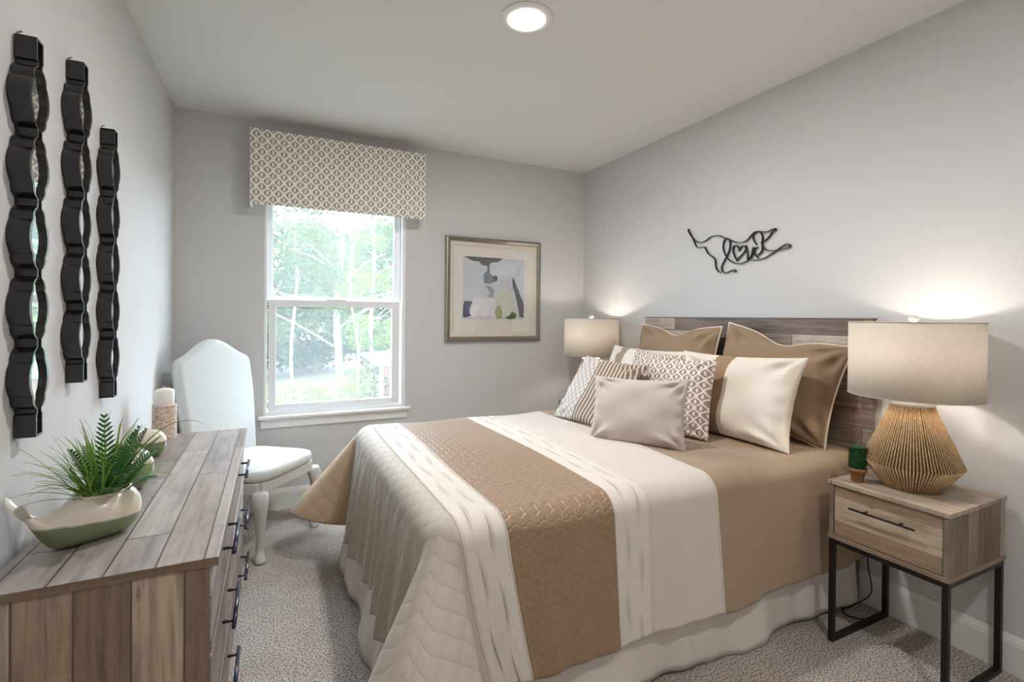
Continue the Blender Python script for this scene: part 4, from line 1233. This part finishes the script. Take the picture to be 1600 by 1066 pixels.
orb_prof = [(0.020, 0.0), (0.026, 0.001), (0.040, 0.010), (0.053, 0.030), (0.0575, 0.052), (0.055, 0.074), (0.044, 0.096), (0.026, 0.108), (0.006, 0.112)]
def orb(name, label, loc, sc, mat):
    t = thing(name, label, 'ornament', loc)
    P = smooth_path([(r_ * sc, z * sc) for r_, z in orb_prof], 4)
    MB().lathe(P, 48).obj('glazed_body', mat, t, smooth=True)
    return t
o1 = orb('ceramic_ornament', 'round cream and green glazed ceramic ornament in front of the candle', (-0.455, 2.50, 0.79), 1.0, glaze('orb_glaze', 0.066))
MB().lathe([(0.0555, 0.038), (0.0572, 0.040), (0.0572, 0.042), (0.0560, 0.044)], 48, cap0=False, cap1=False).obj('glaze_line', plain('olive_glaze', srgb(92, 98, 66), 0.3), o1, smooth=True)
orb('ceramic_ornament', 'green glazed ceramic ornament half hidden behind the planter foliage', (-0.435, 2.06, 0.79), 1.25, glaze('orb_glaze_green', 0.088, cream=srgb(190, 186, 156), green=srgb(126, 140, 106), deep=srgb(104, 122, 90)))

def birch_mat():
    t = NT('birch_bark'); xyz = t.sep(t.coord()); an = t.math('ARCTAN2', xyz[1], xyz[0])
    v = t.comb(t.math('MULTIPLY', an, 2.2), t.math('MULTIPLY', xyz[2], 95.0))
    n = t.noise(v, 1.0, 4, 0.65); m = t.noise(t.comb(t.math('MULTIPLY', an, 1.6), t.math('MULTIPLY', xyz[2], 30.0)), 1.0, 3)
    c = t.ramp(n, [(0.36, srgb(120, 84, 66)), (0.44, srgb(196, 176, 160)), (0.6, srgb(222, 210, 198))])
    t.color(t.mix(t.math('MULTIPLY', m, 0.5), c, srgb(196, 164, 140))); t.rough(0.8); t.bump(n, 0.5, 0.002); return t.m
ca = thing('candle_holder', 'birch-bark cylinder candle holder at the far end of the dresser', 'candle holder', (-0.460, 2.835, 0.79))
MB().lathe([(0.046, 0.0), (0.049, 0.004), (0.049, 0.162), (0.045, 0.164), (0.040, 0.162), (0.040, 0.150)], 40).obj('bark_cylinder', birch_mat(), ca, smooth=False)
cd = thing('pillar_candle', 'white pillar candle standing in the birch-bark holder', 'candle', (-0.460, 2.835, 0.94))
MB().lathe([(0.038, 0.0), (0.040, 0.004), (0.040, 0.076), (0.036, 0.084), (0.018, 0.090), (0.004, 0.093)], 40).obj('wax', plain('candle_wax', srgb(232, 228, 220), 0.45, noise=0.01), cd, smooth=True)
MB().tube([(0, 0, 0.090), (0.001, 0, 0.098), (-0.006, 0, 0.104), (-0.010, 0, 0.102)], 0.0016, 8).obj('wick', plain('wick', srgb(190, 184, 172), 0.8), cd, smooth=True)

# ------------------------------------------------------------------ outside the window
def ground_mat():
    t = NT('leaf_litter_ground'); o = t.coord()
    t.color(t.ramp(t.noise(o, 6, 5, 0.6), [(0.35, srgb(44, 50, 30)), (0.5, srgb(66, 72, 42)), (0.65, srgb(92, 88, 62))])); t.rough(0.95); return t.m
gnd = MB(); gnd.box(-20, 30, YB + 0.5, 45, -0.75, -0.55)
struct(gnd.obj('ground', ground_mat()))
def foliage_mat(name, c0, c1):
    t = NT(name); t.n.remove(t.b)
    c = t.mix(t.noise(t.coord(), 1.7, 3), c0, c1)
    d = t.node('ShaderNodeBsdfDiffuse'); tr = t.node('ShaderNodeBsdfTranslucent')
    t.link(c, d.inputs['Color']); t.link(c, tr.inputs['Color'])
    mx = t.node('ShaderNodeMixShader'); mx.inputs[0].default_value = 0.45
    t.link(d.outputs[0], mx.inputs[1]); t.link(tr.outputs[0], mx.inputs[2]); t.link(mx.outputs[0], t.n['Material Output'].inputs[0])
    return t.m
m_leafA = foliage_mat('tree_leaves', srgb(44, 56, 32), srgb(78, 92, 50))
m_leafB = foliage_mat('understory_leaves', srgb(66, 82, 34), srgb(104, 120, 56))
m_leafC = foliage_mat('distant_leaves', srgb(54, 70, 48), srgb(92, 108, 70))
m_bark = plain('pale_bark', srgb(112, 112, 100), 0.9, noise=0.15, nscale=6)
def leaves(mb, c, rad, n, size, rnd):
    for _ in range(n):
        while True:
            v = Vector((rnd.uniform(-1, 1), rnd.uniform(-1, 1), rnd.uniform(-1, 1)))
            if v.length < 1: break
        p = Vector(c) + Vector((v.x * rad[0], v.y * rad[1], v.z * rad[2]))
        a = Vector((rnd.uniform(-1, 1), rnd.uniform(-1, 1), rnd.uniform(-0.6, 0.6))).normalized()
        b = a.cross(Vector((rnd.uniform(-1, 1), rnd.uniform(-1, 1), rnd.uniform(-1, 1)))).normalized()
        s_ = size * rnd.uniform(0.6, 1.4)
        mb.add([p - a * s_, p - b * s_ * 0.5, p + a * s_, p + b * s_ * 0.5], [(0, 1, 2, 3)])
def tree(name, label, x, y, trunk_r, h, lean, crowns, leafmat, size, seed, group='trees outside the window'):
    rnd = random.Random(seed)
    t = thing(name, label, 'tree', (x, y, -0.55), 0, group)
    tb = MB(); P = []; n = 12
    for i in range(n + 1):
        k = i / n; P.append((lean * k * h + 0.05 * math.sin(k * 9 + seed), 0.04 * math.cos(k * 7 + seed), h * k))
    tb.tube(P, [trunk_r * (1 - 0.55 * i / n) for i in range(n + 1)], 10)
    for b in range(10):
        k = rnd.uniform(0.3, 0.95); i = int(k * n); p = Vector(P[i]); a = rnd.uniform(0, 2 * PI); L = rnd.uniform(0.8, 1.9)
        d = Vector((math.cos(a), math.sin(a), rnd.uniform(0.3, 1.0))).normalized()
        tb.tube([p, p + d * L * 0.5 + Vector((0, 0, 0.05)), p + d * L], [trunk_r * 0.3, trunk_r * 0.2, 0.006], 6)
    tb.obj('trunk', m_bark, t, smooth=True)
    lb = MB()
    for (cx, cy, cz, rx, ry, rz, nn) in crowns: leaves(lb, (cx, cy, cz), (rx, ry, rz), nn, size, rnd)
    lb.obj('leaves', leafmat, t)
    return t
CR_ = lambda seed, n, z0, z1, sp, rad, cnt: [(random.Random(seed * 31 + i).uniform(-sp, sp), random.Random(seed * 37 + i).uniform(-sp, sp), z0 + (z1 - z0) * random.Random(seed * 41 + i).random(), rad, rad, rad * 0.6, cnt) for i in range(n)]
tree('pale_trunk_tree', 'tallest pale straight trunk seen left of centre through the window', 1.25, 11.0, 0.085, 4.9, 0.01, CR_(1, 13, 2.0, 4.6, 0.7, 0.42, 150), m_leafA, 0.055, 1)
tree('pale_trunk_tree', 'slim pale trunk seen right of centre through the window', 2.15, 11.9, 0.055, 5.0, -0.01, CR_(2, 13, 1.0, 4.6, 0.6, 0.38, 150), m_leafB, 0.05, 2)
tree('pale_trunk_tree', 'thin pale trunk near the left jamb of the window', 0.45, 13.0, 0.04, 5.2, 0.012, CR_(3, 13, 1.5, 4.8, 0.7, 0.42, 150), m_leafA, 0.055, 3)
tree('pale_trunk_tree', 'pale trunk at the right, standing above the shed roof', 3.25, 14.0, 0.055, 5.4, 0.0, CR_(4, 13, 1.8, 5.0, 0.8, 0.45, 150), m_leafA, 0.055, 4)
tree('sapling_tree', 'leaning pale sapling between the two larger trunks outside', 1.55, 10.0, 0.026, 3.6, -0.06, CR_(5, 7, 1.8, 3.4, 0.35, 0.28, 90), m_leafB, 0.04, 5)
for k, (x, y, hh, sp, lab) in enumerate(((-1.2, 17, 5.6, 1.3, 'hazy leafy tree at the far left of the window view'), (1.3, 18, 5.0, 1.3, 'hazy leafy tree behind the tallest pale trunk'), (3.8, 17.5, 5.4, 1.3, 'hazy leafy tree behind the slim trunks on the right'), (6.2, 18.5, 5.8, 1.3, 'hazy leafy tree at the far right of the window view'))):
    tree('leafy_tree', lab, x, y, 0.10, hh, 0.0, CR_(20 + k, 40, 0.3, hh * 0.92, sp, 0.9, 300), m_leafC, 0.11, 20 + k)
for k, (x, y, s_, lab) in enumerate(((0.35, 9.6, 0.62, 'low bush at the lower left corner of the window'), (1.15, 9.7, 0.62, 'yellow-green bush at the foot of the trunks'), (1.75, 10.6, 0.70, 'low bush just left of the shed'))):
    b = thing('bush', lab, 'bush', (x, y, -0.55), 0, 'bushes outside the window')
    bm_ = MB(); rb_ = random.Random(50 + k); leaves(bm_, (0, 0, s_ * 0.6), (s_ * 0.9, s_ * 0.5, s_ * 0.6), 420, 0.05, rb_); bm_.obj('leaves', m_leafB, b)
    st_ = MB()
    for i in range(5): st_.tube([(0, 0, 0), (rb_.uniform(-.3, .3), rb_.uniform(-.2, .2), s_)], [0.012, 0.004], 6)
    st_.obj('stem', m_bark, b)
sh_ = thing('shed', 'small shed with a teal roof and orange boards outside at lower right', 'shed', (2.32, 9.8, -0.55))
MB().box(-0.10, 1.6, 0, 1.5, 0, 0.92).obj('wall', plain('orange_boards', srgb(120, 88, 66), 0.8, noise=0.1), sh_)
MB().add([(-0.55, -0.25, 0.98), (1.9, -0.25, 0.90), (1.9, 1.8, 1.05), (-0.55, 1.8, 1.05), (-0.55, -0.25, 1.02), (1.9, -0.25, 1.12), (1.9, 1.8, 1.25), (-0.55, 1.8, 1.09)],
         [(3, 2, 1, 0), (4, 5, 6, 7), (0, 1, 5, 4), (1, 2, 6, 5), (2, 3, 7, 6), (3, 0, 4, 7)]).obj('roof', plain('teal_roof', srgb(78, 120, 114), 0.5, noise=0.03), sh_)
for (x, y) in ((-0.45, -0.15), (-0.45, 1.6)):
    MB().box(x, x + 0.06, y, y + 0.06, 0, 1.0).obj('post', plain('shed_post', srgb(120, 104, 84), 0.8), sh_)
